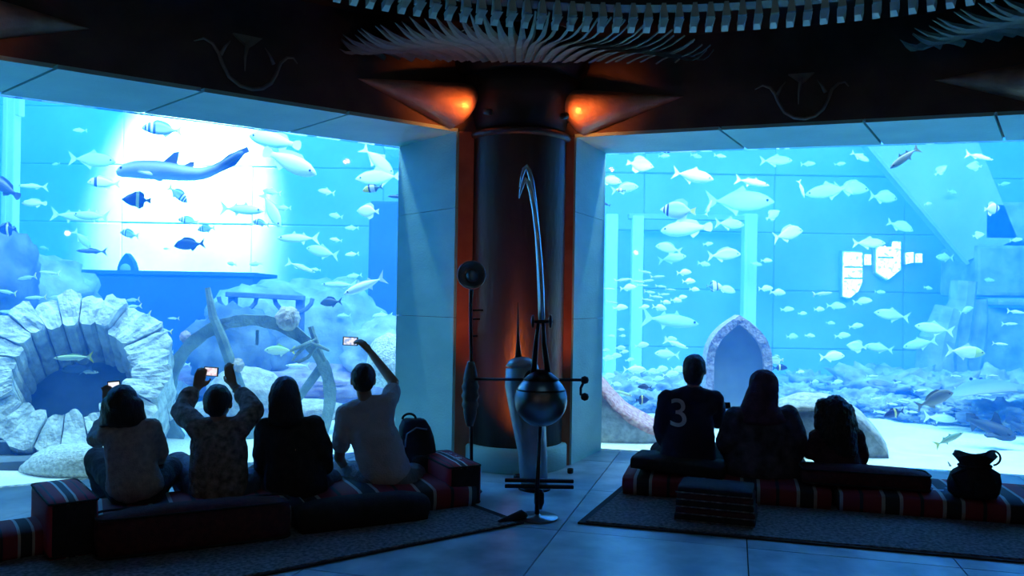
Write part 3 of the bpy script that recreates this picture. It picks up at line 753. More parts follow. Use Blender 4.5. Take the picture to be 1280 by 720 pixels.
# curved pink-rimmed stone left and grey rock right of the group
def bowl(pts_px, Y, thick, label, mrim, mface):
    o = empty('curved_stone', (0, 0, 0), 0, label, 'rock')
    top = [P(x, y, Y) for x, y in pts_px]
    inner = [p+V((.02, .0, 0)) for p in top]
    face = [V((p.x, p.y, -.05)) for p in top]
    bm = bmesh.new()
    fr = [(bm.verts.new(t), bm.verts.new(V((t.x, t.y, -.05))), bm.verts.new(V((t.x, t.y+thick, -.05))), bm.verts.new(t+V((.05, thick, .10)))) for t in top]
    for a, b in zip(fr, fr[1:]):
        for i in range(4): bm.faces.new((a[i], a[(i+1) % 4], b[(i+1) % 4], b[i]))
    bm.faces.new(fr[0][::-1]); bm.faces.new(fr[-1]); bmesh.ops.recalc_face_normals(bm, faces=bm.faces)
    bmesh.ops.subdivide_edges(bm, edges=bm.edges, cuts=3, use_grid_fill=True)
    for v in bm.verts: v.co += V((0, -1, .3))*MN.noise(v.co*4)*.03
    obj('stone_face', bm, mface, o, True)
    bm = bmesh.new()
    fr = []
    for t in top:
        fr.append([bm.verts.new(t+V(d)) for d in ((0, -.03, -.02), (.01, -.02, .035), (.05, thick*.6, .14), (.06, thick, .10), (.03, thick*.5, .0))])
    for a, b in zip(fr, fr[1:]):
        for i in range(5): bm.faces.new((a[i], a[(i+1) % 5], b[(i+1) % 5], b[i]))
    bm.faces.new(fr[0][::-1]); bm.faces.new(fr[-1]); bmesh.ops.recalc_face_normals(bm, faces=bm.faces)
    bmesh.ops.subdivide_edges(bm, edges=bm.edges, cuts=2, use_grid_fill=True)
    for v in bm.verts: v.co += V((0, -.5, 1))*MN.noise(v.co*9)*.018
    obj('rim', bm, mrim, o, True)
    return o
bowl([(735, 476), (752, 492), (765, 508), (780, 522), (797, 533), (815, 541), (835, 547), (860, 549)], 8.35, .42, 'curved stone with a pink speckled rim beside the right window jamb', MT['pink'], MT['greystone'])
bowl([(975, 522), (1000, 512), (1030, 512), (1062, 520), (1083, 536), (1098, 552), (1108, 565), (1109, 580)], 7.75, .40, 'grey speckled boulder slab behind the curly-haired child', MT['greystone'], MT['greystone'])
# ================================================================== SCULPTURE
YS = 5.40
def SP(x, y, Y=YS): return P(x, y, Y)
fo = FL(671, 648); fo.z = 0
sc_ = empty('machine_sculpture', fo, 0, 'tall iron machine sculpture with globe, curved blades and crank before the column', 'sculpture')
def sp(bm, name, m_, smooth=True, par=None):
    for v in bm.verts: v.co -= fo
    return obj(name, bm, m_, par or sc_, smooth)
sp(lathe([(.13, 0), (.145, .006), (.14, .014), (.03, .02), (.022, .03)], 32, fo), 'foot_disc', MT['steel'])
gc = SP(676, 500); gr = .033*YS
sp(tube([V((fo.x, fo.y, .01)), V((fo.x, fo.y, .22)), V((gc.x, gc.y, gc.z-gr*.9))], [.016, .014, .012], 10), 'pole', MT['iron'])
bz = SP(674, 605)
for dy, dz in ((-.02, .012), (.03, -.016)):
    a, b = SP(631, 605+dz*180, YS+dy), SP(717, 605+dz*180, YS+dy)
    sp(box(((a.x+b.x)/2, YS+dy, bz.z-dz), (b.x-a.x, .035, .024), None, .006, 2), 'foot_bar', MT['iron'])
sp(lathe([(.0, -.075), (.02, -.07), (.034, -.03), (.034, .03), (.022, .06), (0, .065)], 16, SP(674, 623)), 'lower_knob', MT['iron'])
g_ = sp(lathe([(gr*math.sin(pi*k/20), -gr*cos(pi*k/20)) for k in range(21)], 40, gc), 'globe', MT['steel'])
zc = gr*.40
sp(lathe([(gr*.995*math.sqrt(1-((zc-.004)/gr)**2)+.002, zc-.006), (gr*math.sqrt(1-(zc/gr)**2)+.006, zc), (gr*.995*math.sqrt(1-((zc+.004)/gr)**2)+.002, zc+.006)], 40, gc), 'seam_band', MT['iron'], True, g_)
sp(lathe([(gr*.62, gr*.74), (gr*.70, gr*.78), (gr*.4, gr*1.02), (gr*.18, gr*1.15)], 28, gc), 'globe_collar', MT['iron'])
# twin mast, axle and sweeping twin blades
for s in (-1, 1):
    sp(tube([SP(676+s*9, 466), SP(675+s*5, 430), SP(676+s*3, 404)], [.022, .017, .012], 8), 'mast', MT['iron'])
ax = SP(677, 402)
sp(tube([SP(664, 402), SP(691, 402)], .011, 10), 'axle', MT['iron'])
for x in (666, 688):
    sp(lathe([(.012, -.012), (.045, -.006), (.045, .006), (.012, .012)], 20, SP(x, 402), M.Rotation(pi/2, 3, 'Y')), 'axle_wheel', MT['iron'])
B1 = [(676, 400), (675.5, 370), (674, 330), (671.5, 290), (668, 252), (664.5, 226), (661, 213), (658, 207.5), (655, 211), (652, 222), (649.5, 234)]
B2 = [(678, 400), (677, 365), (675, 330), (672, 295), (668, 262), (664, 240), (660.5, 228), (657, 224), (654, 229), (651, 238), (649, 248)]
for B_, dy in ((B1, .03), (B2, -.03)):
    sp(tube([SP(x, y, YS+dy) for x, y in B_], [.022, .025, .025, .024, .023, .022, .021, .020, .018, .013, .004], 10, (.75, 1)), 'curved_blade', MT['blade'])
# horizontal rod with crank
YR0, YR1 = 6.02, 5.74
sp(tube([P(592, 474, YR0), P(733, 475, YR1)], .011, 10), 'cross_rod', MT['iron'])
k1 = P(731, 475, YR1); k2 = P(726, 485, YR1); k3 = P(726, 493, YR1); k4 = P(731, 496, YR1)
cr = sp(tube([k1, k2, k3, k4], .010, 8), 'crank', MT['iron'])
for q in (k1, k4):
    sp(lathe([(0, -.03), (.024, -.02), (.03, 0), (.024, .02), (0, .03)], 14, q), 'crank_knob', MT['iron'], True, cr)
# horn-shaped drum
A_ = [P(652, 458, 6.2), P(655, 480, 6.2), P(660, 520, 6.2), P(665, 560, 6.2), P(668, 606, 6.2)]
dr = sp(tube(A_, [.125, .150, .135, .115, .105], 24), 'drum', MT['drum'])
sp(lathe([(.125, 0), (.10, .045), (.05, .07), (0, .078)], 24, A_[0]), 'drum_dome', MT['drum'], True, dr)
sp(tube([P(648, 450, 6.2), P(647.5, 425, 6.2), P(647.5, 378, 6.2)], [.03, .012, .003], 8), 'drum_spike', MT['iron'], True, dr)
a = A_[1]+V((.08, -.115, .03))
sp(lathe([(.085, 0), (.10, .012), (.085, .024), (.06, .01)], 24, a, M.Rotation(pi/2-.15, 3, 'X') @ M.Rotation(.35, 3, 'Y')), 'drum_mouth', MT['iron'], True, dr)
sp(lathe([(.125, -.02), (.125, 0), (.10, .0)], 24, V((A_[-1].x, A_[-1].y, .02))), 'drum_foot', MT['iron'], True, dr)
# signal pole with dish and ribbed float
YP = 6.05
pb = P(590, 600, YP)
sp(tube([V((pb.x, YP, 0.0)), P(589, 540, YP), P(589, 450, YP), P(588, 380, YP), P(590, 350, YP)], [.014, .013, .012, .012, .02], 10), 'signal_pole', MT['iron'])
dc = P(590, 344, YP-.02)
dish_m = M.Rotation(pi/2, 3, 'X')
sp(lathe([(.0, .02), (.05, .026), (.085, .035), (.102, .055), (.108, .05), (.09, .022), (.05, .005), (0, 0)], 32, dc+V((0, -.02, 0)), dish_m), 'dish', MT['steel'])
sp(lathe([(.05*math.sin(pi*k/12), -.05*cos(pi*k/12)) for k in range(13)], 20, dc+V((.004, -.06, -.004))), 'dish_ball', MT['steel'])
for y, l in ((388, 12), (399, 8), (420, 5)):
    sp(tube([P(591, y, YP), P(592+l, y, YP)], .008, 8), 'peg', MT['iron'])
fp = []
fcz = P(588, 492, YP)
for k in range(33):
    t = k/32; z = -.245+.49*t
    r_ = .062*(math.sin(pi*(.06+.88*t))**.55)*(1+(.10*math.sin(t*pi*14) if .22 < t < .72 else 0))
    fp.append((r_, z))
sp(lathe(fp, 20, fcz), 'ribbed_float', MT['wheelwood'] if 'wheelwood' in MT else mat('dark_ribbed_wood', (.03, .04, .045), (.08, .09, .095), 10, .5), True)
sp(lathe([(.07, 0), (.08, .01), (.07, .02), (.02, .025)], 20, V((pb.x, YP, 0))), 'pole_foot', MT['iron'])

# ================================================================== CARPETS AND CUSHIONS
def carpet(pts, label):
    n = len(pts); c = sum((V((p[0], p[1])) for p in pts), V((0, 0)))/n
    o = empty('carpet', (c.x, c.y, 0), 0, label, 'carpet')
    q = [(p[0]-c.x, p[1]-c.y) for p in pts]
    qi = [((x)*.975, (y)*.955) for x, y in q]
    obj('binding', prism(q, .001, .012), MT['carpetedge'], o)
    obj('pile', prism(qi, .012, .020), MT['carpet'], o)
    return o
c1 = FL(655, 655); u = V((-.79, -.613)); nn = V((-.613, .79))
q = [V((c1.x, c1.y)), V((c1.x, c1.y))+nn*1.25, V((c1.x, c1.y))+nn*1.25+u*4.4, V((c1.x, c1.y))+u*4.4]
carpet([(p.x, p.y) for p in q], 'dark charcoal carpet under the left row of people')
c2 = FL(722, 655); c3 = FL(765, 619); dr_ = (FL(1280, 705)-c2); dr_ = V((dr_.x, dr_.y)).normalized()
a2 = V((c2.x, c2.y)); e2 = V((c3.x, c3.y))-a2
carpet([(p.x, p.y) for p in (a2, a2+dr_*4.0, a2+dr_*4.0+e2*1.75, a2+e2*1.75)], 'dark charcoal carpet under the right row of people')
# curled carpet corner
k = FL(648, 653)
tag(obj('curled_corner', tube([k+V((-.13, -.07, .02)), k+V((-.05, -.02, .03)), k+V((.02, .02, .045)), k+V((.045, .06, .03))], [.012, .026, .034, .02], 8), MT['carpetedge'], None, True), 'curled dark corner of the left carpet near the sculpture foot', 'carpet corner')
def soft_box(sx, sy, sz, bev, seed=0, puff=.02, cuts=5):
    bm = bmesh.new(); bmesh.ops.create_cube(bm, size=1)
    bmesh.ops.subdivide_edges(bm, edges=bm.edges, cuts=cuts, use_grid_fill=True)
    for v in bm.verts:
        x, y, z = v.co*2
        q = V((x*sx/2, y*sy/2, z*sz/2))
        # round the corners
        inner = V((max(-sx/2+bev, min(sx/2-bev, q.x)), max(-sy/2+bev, min(sy/2-bev, q.y)), max(-sz/2+bev, min(sz/2-bev, q.z))))
        d = q-inner
        if d.length > 1e-6: q = inner+d.normalized()*bev
        k_ = (1-x*x)*(1-y*y)
        if z > .6: q.z += puff*k_
        q += V((1, 1, 1))*MN.noise(q*6+V((seed*3.1, 0, 0)))*.006
        if z < -.9: q.z = -sz/2
        v.co = q
    return bm
def cushion(name, loc, rz, sx, sy, sz, m_, label, cat='cushion', grp=None, bev=.035, puff=.02, tilt=(0, 0), trim=None, seed=0):
    o = empty(name, loc, rz, label, cat, grp)
    o.rotation_euler = (tilt[0], tilt[1], rz)
    bm = soft_box(sx, sy, sz, bev, seed or int(abs(loc[0])*100), puff)
    for v in bm.verts: v.co.z += sz/2
    obj('cover', bm, m_, o, True)
    if trim:
        for z in (.012, sz-.012):
            w1, w2 = sx/2-.004, sy/2-.004; r_ = bev
            pts = []
            for cx, cy_, a0 in ((w1-r_, w2-r_, 0), (-w1+r_, w2-r_, 90), (-w1+r_, -w2+r_, 180), (w1-r_, -w2+r_, 270)):
                for k_ in range(4): a = R(a0+30*k_); pts.append(V((cx+r_*cos(a), cy_+r_*math.sin(a), z)))
            pts.append(pts[0]); pts.append(pts[1])
            obj('piping', tube(pts, .007, 6), trim, o, True)
    return o
A28 = R(28)
cushion('floor_mattress', (-1.98, 5.04, .02), A28, 1.28, .72, .15, MT['sadu'], 'striped floor mattress under the two people nearest the left edge', 'mattress', None, .05, .015)
cushion('floor_mattress', (-.88, 5.64, .02), A28, 1.16, .70, .15, MT['sadu'], 'striped floor mattress under the man with the raised arm', 'mattress', None, .05, .015)
cushion('bolster', (-1.80, 4.62, .02), A28, 1.05, .24, .23, MT['maroon'], 'long dark maroon bolster behind the two leftmost people', 'bolster', None, .07, .02, trim=MT['blackcloth'])
cushion('bolster', (-.93, 5.12, .02), A28, .86, .24, .16, MT['blackcloth'], 'low black bolster behind the person in the dark jacket', 'bolster', None, .06, .02)
BX = band_mat('striped_box_weave', 'X', 6.4, [(0, (.42, .04, .07)), (.30, (.75, .74, .70)), (.38, (.05, .06, .07)), (.60, (.70, .68, .65)), (.68, (.42, .04, .07)), (.94, (.05, .06, .07))], off=.55)
def armbox(px, py, ang, label, zt, star):
    c = FL(px, py, zt)
    d = V((-math.sin(ang), cos(ang))); w_ = V((cos(ang), math.sin(ang)))
    q = V((c.x, c.y))+d*.30+w_*.12
    o = cushion('armrest_cushion', (q.x, q.y, .02), ang, .25, .62, zt-.02, BX, label, 'cushion', 'box armrests', .025, .012, trim=MT['blackcloth'])
    # dark end panels front and back
    for s in (-1, 1): obj('end_panel', box((0, s*.309, (zt-.02)/2), (.215, .012, zt-.06), None, .004, 1), MT['blackcloth'], o)
    if star:
        for i, (x, y) in enumerate(((0.03, .0), (.03, -.09), (.03, .09))):
            for k_ in range(4):
                a = k_*pi/4
                obj('star_stitch', box((x, y, zt-.012), (.06, .010, .006), M.Rotation(a, 3, 'Z')), MT['white'], o)
    return o
armbox(562, 583, R(27), 'striped box armrest with a white star motif beside the backpack', .30, True)
armbox(62, 629, R(39), 'striped box armrest at the left end of the left row', .33, False)
k = FL(20, 668, .15)
cushion('seat_cushion', (k.x-.12, k.y+.10, .02), R(40), .50, .34, .14, MT['sadu2'], 'red-edged cushion cut off by the lower left corner of the photo', 'cushion', None, .04, .02)
# right row
AR = R(-14.8); a3 = FL(775, 621); uR = V((cos(AR), math.sin(AR))); vR = V((-math.sin(AR), cos(AR)))
def rp(s, d): q = V((a3.x, a3.y))+uR*s+vR*d; return q
q = rp(.75, .38); cushion('floor_mattress', (q.x, q.y, .02), AR, 1.5, .76, .14, MT['sadu'], 'dark striped floor mattress under the boy in the number shirt', 'mattress', None, .05, .012)
q = rp(2.46, .38); cushion('floor_mattress', (q.x, q.y, .02), AR, 1.90, .76, .14, MT['sadu'], 'red striped floor mattress carrying the black drawstring bag', 'mattress', None, .05, .012)
for i, (x, y) in enumerate(((1162, 609), (1176, 606), (1186, 611), (1176, 613))):
    k = FL(x, y, .166)
    o_ = obj('star_stitch', box((0, 0, 0), (.16 if i < 3 else .10, .022, .006), M.Rotation(R(20+47*i), 3, 'Z')), MT['white'], None)
    mt_ = [o for o in COL.objects if o.get('label', '').startswith('red striped floor mattress')][0]
    o_.parent = mt_; o_.matrix_parent_inverse = (M.Translation(V(mt_.location)) @ M.Rotation(AR, 4, 'Z')).inverted(); o_.location = k
q = rp(.42, .32); cushion('seat_cushion', (q.x, q.y, .175), AR-R(4), .70, .55, .09, MT['blackcloth'], 'flat black seat cushion lying tilted at the left end of the right row', 'cushion', None, .03, .015, tilt=(R(-3), R(3)))
q = rp(1.72, .22); cushion('bolster', (q.x, q.y, .17), AR, .86, .26, .12, MT['maroon'], 'dark maroon bolster with a pale edge behind the child', 'bolster', None, .05, .02, trim=MT['carpetedge'])
st = FL(905, 662)
lb = ['lowest', 'second lowest', 'middle', 'second from top', 'topmost']
for i in range(5):
    o = cushion('folded_blanket', (st.x+random.uniform(-.012, .012), st.y+.20, .022+i*.046), R(-19), .52-.01*i, .34, .046, MT['sadu2'] if i == 9 else [MT['blackcloth'], MT['maroon']][i % 2], lb[i]+' dark folded blanket in the stack on the right carpet', 'blanket', 'stack of folded blankets', .018, .004, seed=i+1)
    obj('fold_edge', box((0, -.171, .006), (.50, .008, .007)), MT['carpet'], o)

# ------------------------------------------------------------------ bags
def bag_drawstring():
    c = FL(1233, 628, .16)
    o = empty('drawstring_bag', (c.x, c.y+.14, .165), 0, 'black drawstring bag with a cord loop on the red striped mattress', 'bag')
    bm = lathe([(.0, 0), (.13, .0), (.165, .03), (.175, .10), (.155, .17), (.10, .205), (.09, .22), (.115, .26), (.14, .29), (.12, .285), (.08, .24), (0, .22)], 28)
    for v in bm.verts:
        a = atan2(v.co.y, v.co.x); f_ = 1+.05*math.sin(9*a)*(v.co.z/.3)+MN.noise(v.co*9)*.08
        v.co.x *= f_; v.co.y *= f_*.75
        if v.co.z > .25: v.co.z += .015*math.sin(3*a+1)
    obj('bag_body', bm, MT['blackcloth'], o, True)
    obj('cord_loop', tube([V((.07, 0, .24))]+[V((.12+.055*cos(R(t)), 0, .265+.05*math.sin(R(t)))) for t in range(160, -100, -20)], .007, 8), MT['blackcloth'], o, True)
    obj('tie_cord', tube([V((.105*cos(R(t)), .08*math.sin(R(t)), .213)) for t in range(0, 375, 15)], .008, 6), MT['carpetedge'], o, True)
    obj('side_strap', tube([V((-.10, -.06, .2)), V((-.2, -.08, .16)), V((-.15, -.10, .08))], [.01, .014, .01], 6), MT['blackcloth'], o, True)
    obj('front_pocket', soft_box(.16, .05, .11, .02, 5, .0), MT['blackcloth'], o, True, (0, -.125, .08))
bag_drawstring()
def backpack():
    c = FL(527, 606, .0)
    o = empty('backpack', (c.x, 6.05, 0), R(16), 'black backpack leaning by the left jamb behind the seated man', 'backpack')
    o.location = (P(527, 560, 6.05).x, 6.05, .0)
    bm = soft_box(.26, .20, .56, .07, 3, 0, 7)
    for v in bm.verts:
        v.co.z += .28
        k_ = v.co.z/.56
        v.co.x *= 1.08-.28*max(0, k_-.55)/.45; v.co.x -= .06*k_
        v.co += V((0, 0, 0))+V((1, 1, 0))*MN.noise(v.co*7)*.02
    obj('pack_body', bm, MT['blackcloth'], o, True)
    bm = soft_box(.19, .06, .24, .03, 4, 0, 4); obj('front_pocket', bm, MT['blackcloth'], o, True, (.0, -.125, .18))
    obj('zip', tube([V((-.14, -.10, .36)), V((-.13, -.115, .46)), V((-.06, -.115, .505)), V((.02, -.112, .49))], .006, 6), mat('zip_grey', (.2, .22, .25), None, rough=.4, metal=.6), o, True)
    obj('grab_loop', tube([V((-.10+.05*cos(R(t)), -.01, .555+.04*math.sin(R(t)))) for t in range(0, 190, 18)], .009, 6), MT['blackcloth'], o, True)
    for s in (-1, 1):
        obj('shoulder_strap', tube([V((s*.06-.05, .10, .50)), V((s*.09-.03, .15, .36)), V((s*.08, .13, .18)), V((s*.06, .10, .07))], .014, 8, (1.6, .5)), MT['blackcloth'], o, True)
backpack()

# ================================================================== PEOPLE
_ib = bmesh.new(); bmesh.ops.create_icosphere(_ib, subdivisions=3, radius=1); ICO = [v.co.copy() for v in _ib.verts]; _ib.free()
def tri(r): return (r, r, r) if not isinstance(r, (tuple, list)) else r
def remesh(prims, voxel, infl=0.0, smooth=4, wr=0.0, wf=12):
    bm = bmesh.new()
    for c1, r1, c2, r2 in prims:
        r1, r2 = tri(r1), tri(r2)
        vs = [bm.verts.new(V((c1.x+p.x*(r1[0]+infl), c1.y+p.y*(r1[1]+infl), c1.z+p.z*(r1[2]+infl)))) for p in ICO]
        if (c2-c1).length > 1e-4 or r1 != r2:
            vs += [bm.verts.new(V((c2.x+p.x*(r2[0]+infl), c2.y+p.y*(r2[1]+infl), c2.z+p.z*(r2[2]+infl)))) for p in ICO]
        r = bmesh.ops.convex_hull(bm, input=vs)
        bmesh.ops.delete(bm, geom=[g for g in r['geom_interior'] if isinstance(g, bmesh.types.BMVert)], context='VERTS')
    bmesh.ops.recalc_face_normals(bm, faces=bm.faces)
    me = bpy.data.meshes.new('tmp'); bm.to_mesh(me); bm.free()
    o = bpy.data.objects.new('tmp', me); COL.objects.link(o)
    md = o.modifiers.new('r', 'REMESH'); md.mode = 'VOXEL'; md.voxel_size = voxel
    if smooth: sm = o.modifiers.new('s', 'SMOOTH'); sm.iterations = smooth; sm.factor = .5
    dg = bpy.context.evaluated_depsgraph_get(); dg.update()
    out = bpy.data.meshes.new_from_object(o.evaluated_get(dg))
    bpy.data.objects.remove(o); bpy.data.meshes.remove(me)
    if wr:
        nv = [v.normal.copy() for v in out.vertices]
        for v, n in zip(out.vertices, nv): v.co += n*(MN.noise(V((v.co.x*wf, v.co.y*wf, v.co.z*wf*.6)))*wr+MN.noise(v.co*wf*2.7)*wr*.4)
    for p in out.polygons: p.use_smooth = True
    return out
SKIN = mat('skin', (.30, .18, .12), (.36, .22, .15), 12, .5)
HAIR = mat('dark_hair', (.008, .007, .007), (.02, .016, .014), 60, .45, bump=.6, bscale=180, stretch=(1, 1, .15))
EYE = mat('eye_white', (.7, .7, .7), None, rough=.2)
def fabric(name, a, b, sc=20, bump=.5): return mat(name, a, b, sc, .9, bump=bump, bscale=90, detail=6)
class Person:
    def __init__(s, Y0, px, label):
        s.Y0 = Y0; s.pr = {}; s.fine = []; s.base = P(px, 600, Y0); s.base.z = .17; s.label = label
    def J(s, x, y, dd=0): return P(x, y, s.Y0+dd)
    def H(s, tag_, c1, r1, c2=None, r2=None):
        s.pr.setdefault(tag_, []).append((c1, r1, c2 if c2 is not None else c1, r2 if r2 is not None else r1))
    def chain(s, tag_, pts, rads):
        for i in range(len(pts)-1): s.H(tag_, pts[i], rads[i], pts[i+1], rads[i+1])
    def head(s, x, y, hs=1.0, turn=0.0):
        c = s.J(x, y); s.hc = c; k = hs
        s.H('skin', c+V((0, 0, .01*k)), (.076*k, .092*k, .098*k))
        f_ = V((math.sin(turn), cos(turn), 0)); l_ = V((f_.y, -f_.x, 0))
        s.H('skin', c+f_*.02*k-V((0, 0, .03*k)), (.066*k, .07*k, .06*k), c+f_*.045*k-V((0, 0, .088*k)), (.034*k, .034*k, .026*k))
        s.H('skin', c+f_*.088*k+V((0, 0, .004)), .010*k, c+f_*.106*k-V((0, 0, .028*k)), .014*k)
        s.H('skin', c+f_*.080*k-V((0, 0, .062*k))-l_*.016, .009*k, c+f_*.080*k-V((0, 0, .062*k))+l_*.016, .009*k)
        for e in (-1, 1):
            s.H('skin', c+l_*e*.080*k-V((0, 0, .012*k)), (.010*k, .018*k, .032*k))
        s.eyes = [c+f_*.082*k+l_*e*.032*k+V((0, 0, .008*k)) for e in (-1, 1)]
        s.f_ = f_; s.l_ = l_; s.k = k
    def hand(s, w, d, th, n, curl=.5, sc=1.0, spread=.0):
        """w wrist, d finger direction, th towards thumb, n palm facing"""
        d = d.normalized(); th = (th-d*th.dot(d)).normalized(); n = (n-d*n.dot(d)-th*n.dot(th)).normalized()
        for i, ln in enumerate((.070, .078, .072, .056)):
            off = th*(.030-.020*i)*sc
            kn = w+d*.088*sc+off
            s.pr.setdefault('skin', []).append((w+d*.015*sc+off*.55, .015*sc, kn, .0115*sc))
            p = kn; a = .25
            dirs = d+th*(.06*(1.5-i)*spread)
            for j, f in enumerate((.44, .31, .25)):
                a_ = curl*(.55+.75*j)
                v = (dirs.normalized()*cos(a_)+n*math.sin(a_))
                q = p+v*ln*f*sc*1.1
                s.pr['skin'].append((p, (.0100-.0010*j)*sc, q, (.0092-.0010*j)*sc)); p = q
        b = w+d*.025*sc+th*.026*sc
        t1 = b+(th*.75+d*.6+n*.35).normalized()*.042*sc
        t2 = t1+(th*.25+d*.85+n*.45).normalized()*.034*sc
        s.pr['skin'].append((w+d*.01*sc, .017*sc, b, .0145*sc)); s.pr['skin'].append((b, .0135*sc, t1, .011*sc)); s.pr['skin'].append((t1, .0105*sc, t2, .0085*sc))
    def build(s, mats, voxel=.0085, extra=None):
        root = empty('person', s.base, 0, s.label, 'person'); inv = V(s.base)
        s.root = root
        allp = [p for t, l in s.pr.items() if t not in ('hair', 'veil') for p in l]
        def put(name, me, m_, parent=root):
            for v in me.vertices: v.co -= inv
            me.materials.clear(); me.materials.append(m_); me.name = name
            o = bpy.data.objects.new(name, me); COL.objects.link(o); o.parent = parent; return o
        put('body', remesh(allp, voxel, 0, 3), SKIN)
        names = {'top': 'jacket', 'legs': 'trousers', 'hair': 'hair', 'veil': 'headscarf', 'shoe': 'shoe'}
        s.parts = {}; s.shoes = s.pr.get('shoe', [])
        for t, l in s.pr.items():
            if t in ('skin', 'shoe'): continue
            wr = {'top': .011, 'legs': .010, 'hair': .006, 'veil': .006, 'shoe': .0}[t]
            wf = {'hair': 30}.get(t, 13)
            if t == 'hair' and s.__dict__.get('curly'): wr, wf = .010, 60
            me = remesh(l, .011, .011 if t != 'hair' else .004, 3, wr, wf)
            o = put((extra or {}).get(t, names[t]), me, mats[t]); s.parts[t] = o
        for pr_ in s.shoes:
            put('shoe', remesh([pr_], .011, .008, 3), mats['shoe'])
        for e in s.eyes:
            bm = bmesh.new(); bmesh.ops.create_uvsphere(bm, u_segments=8, v_segments=6, radius=.010*s.k)
            obj('eye', bm, EYE, root, True, e-inv)
        return root
def hair_cap(p, k=1.0, down=.0, wide=1.0):
    c = p.hc; f_ = p.f_
    p.H('hair', c-f_*.016*k+V((0, 0, .020*k)), (.083*k*wide, .094*k, .098*k))
    p.H('hair', c-f_*.040*k-V((0, 0, .025*k)), (.074*k*wide, .056*k, .06*k))

def phone(loc, sx, sz, rot, label, tint):
    o = empty('phone', loc, 0, label, 'phone', 'phones held up at the glass'); o.rotation_euler = rot
    obj('phone_body', box((0, 0, 0), (sx, .010, sz), None, .003, 2), MT['iron'], o)
    m_, nt, N, L, bs = nodes('phone_picture'); tc = N.new('ShaderNodeTexCoord'); nz = N.new('ShaderNodeTexNoise'); nz.inputs['Scale'].default_value = 45
    L.new(tc.outputs['Object'], nz.inputs['Vector']); r = ramp(N, [(.36, tint), (.55, (1, .95, .98)), (.72, (.8, .9, 1))]); L.new(nz.outputs['Fac'], r.inputs[0])
    L.new(r.outputs[0], bs.inputs['Emission Color']); bs.inputs['Emission Strength'].default_value = 1.0; bs.inputs['Base Color'].default_value = (0, 0, 0, 1)
    obj('screen', box((0, -.0055, 0), (sx*.84, .002, sz*.82)), m_, o)
    return o
UP = V((0, 0, 1)); FWD = V((0, 1, 0)); RT = V((1, 0, 0))
def torso(p, hip, chest, neck, hr, wr_, cr, sh):
    """hip, chest, neck joints; hr, wr_, cr radii triples; sh = two shoulder joints"""
    mid = hip.lerp(chest, .45)
    p.H('top', hip, hr, mid, wr_); p.H('top', mid, wr_, chest, cr)
    for q in sh:
        p.H('top', chest+V((0, 0, .03)), (cr[0]*.72, cr[1]*.85, cr[2]*.8), q, .058)
        p.H('top', q, .055, neck-V((0, 0, .03)), .050)
    p.H('skin', neck-V((0, 0, .05)), .052, p.hc-V((0, 0, .06*p.k)), .050*p.k)

# ---- woman at the far left, black bob, phone in front of her
p = Person(4.92, 165, 'person with a black bob and grey top at the left end of the row'); J = p.J
p.head(154, 506, 1.0)
hair_cap(p, 1.06); p.H('hair', p.hc-FWD*.03+V((0, 0, .01)), (.105, .075, .07), J(152, 528, -.035), (.125, .055, .03))
p.H('hair', J(138, 506, -.01), .05, J(134, 529, -.01), .042); p.H('hair', J(168, 506, -.01), .05, J(174, 527, -.01), .042)
sL, sR = J(136, 541), J(188, 536)
torso(p, J(168, 605), J(163, 556), J(157, 528), (.165, .125, .10), (.140, .11, .10), (.145, .105, .10), (sL, sR))
el = J(121, 549, .10); wr1 = J(134, 511, .30); p.chain('top', [sL, el, J(127, 533, .2)], [.052, .046, .040]); p.chain('skin', [J(127, 533, .2), wr1], [.036, .026])
p.hand(wr1, UP*1+FWD*.1, RT, -FWD, .55)
el = J(200, 565, .12); p.chain('top', [sR, el, J(190, 585, .3)], [.052, .044, .036]); wr2 = J(180, 588, .40); p.chain('skin', [J(190, 585, .3), wr2], [.032, .026]); p.hand(wr2, FWD-RT*.3, -RT+UP*.4, -UP, .4)
p.chain('legs', [J(160, 612, .04), J(122, 574, .36), J(128, 612, .50)], [.105, .074, .05]); p.chain('legs', [J(182, 612, .04), J(211, 586, .34), J(196, 615, .52)], [.105, .074, .05])
p.chain('shoe', [J(128, 614, .50), J(134, 616, .64)], [.042, .034]); p.chain('shoe', [J(196, 617, .52), J(192, 618, .66)], [.042, .034])
p.build({'top': fabric('grey_knit', (.30, .30, .31), (.46, .45, .45), 30), 'legs': fabric('dark_jeans', (.015, .018, .03), (.03, .035, .05)), 'hair': HAIR, 'shoe': MT['blackcloth']}, extra={'top': 'grey_top'})
phone(J(143, 485, .32), .080, .095, (0, R(-6), R(8)), 'phone with a white screen above the bob-haired person', (.9, .95, 1))

# ---- person in patterned jacket, both arms raised
p = Person(5.13, 272, 'person in a mottled grey-brown jacket raising a phone with both hands'); J = p.J
p.head(273, 503, 1.0); hair_cap(p, 1.0)
sL, sR = J(246, 533), J(302, 533)
torso(p, J(273, 610), J(274, 556), J(273, 528), (.17, .125, .10), (.175, .12, .11), (.165, .115, .11), (sL, sR))
eL, eR = J(226, 514, .12), J(317, 512, .12)
p.chain('top', [sL, eL, J(238, 493, .24)], [.062, .058, .045]); p.chain('top', [sR, eR, J(304, 494, .24)], [.062, .058, .045])
wL, wR = J(246, 486, .30), J(292, 482, .30)
p.chain('skin', [J(238, 493, .24), wL], [.034, .027]); p.chain('skin', [J(304, 494, .24), wR], [.034, .027])
p.hand(wL, UP+RT*.25, RT+FWD*.2, FWD+RT*.4, .7); p.hand(wR, UP-RT*.35, -RT+FWD*.2, FWD-RT*.4, .45)
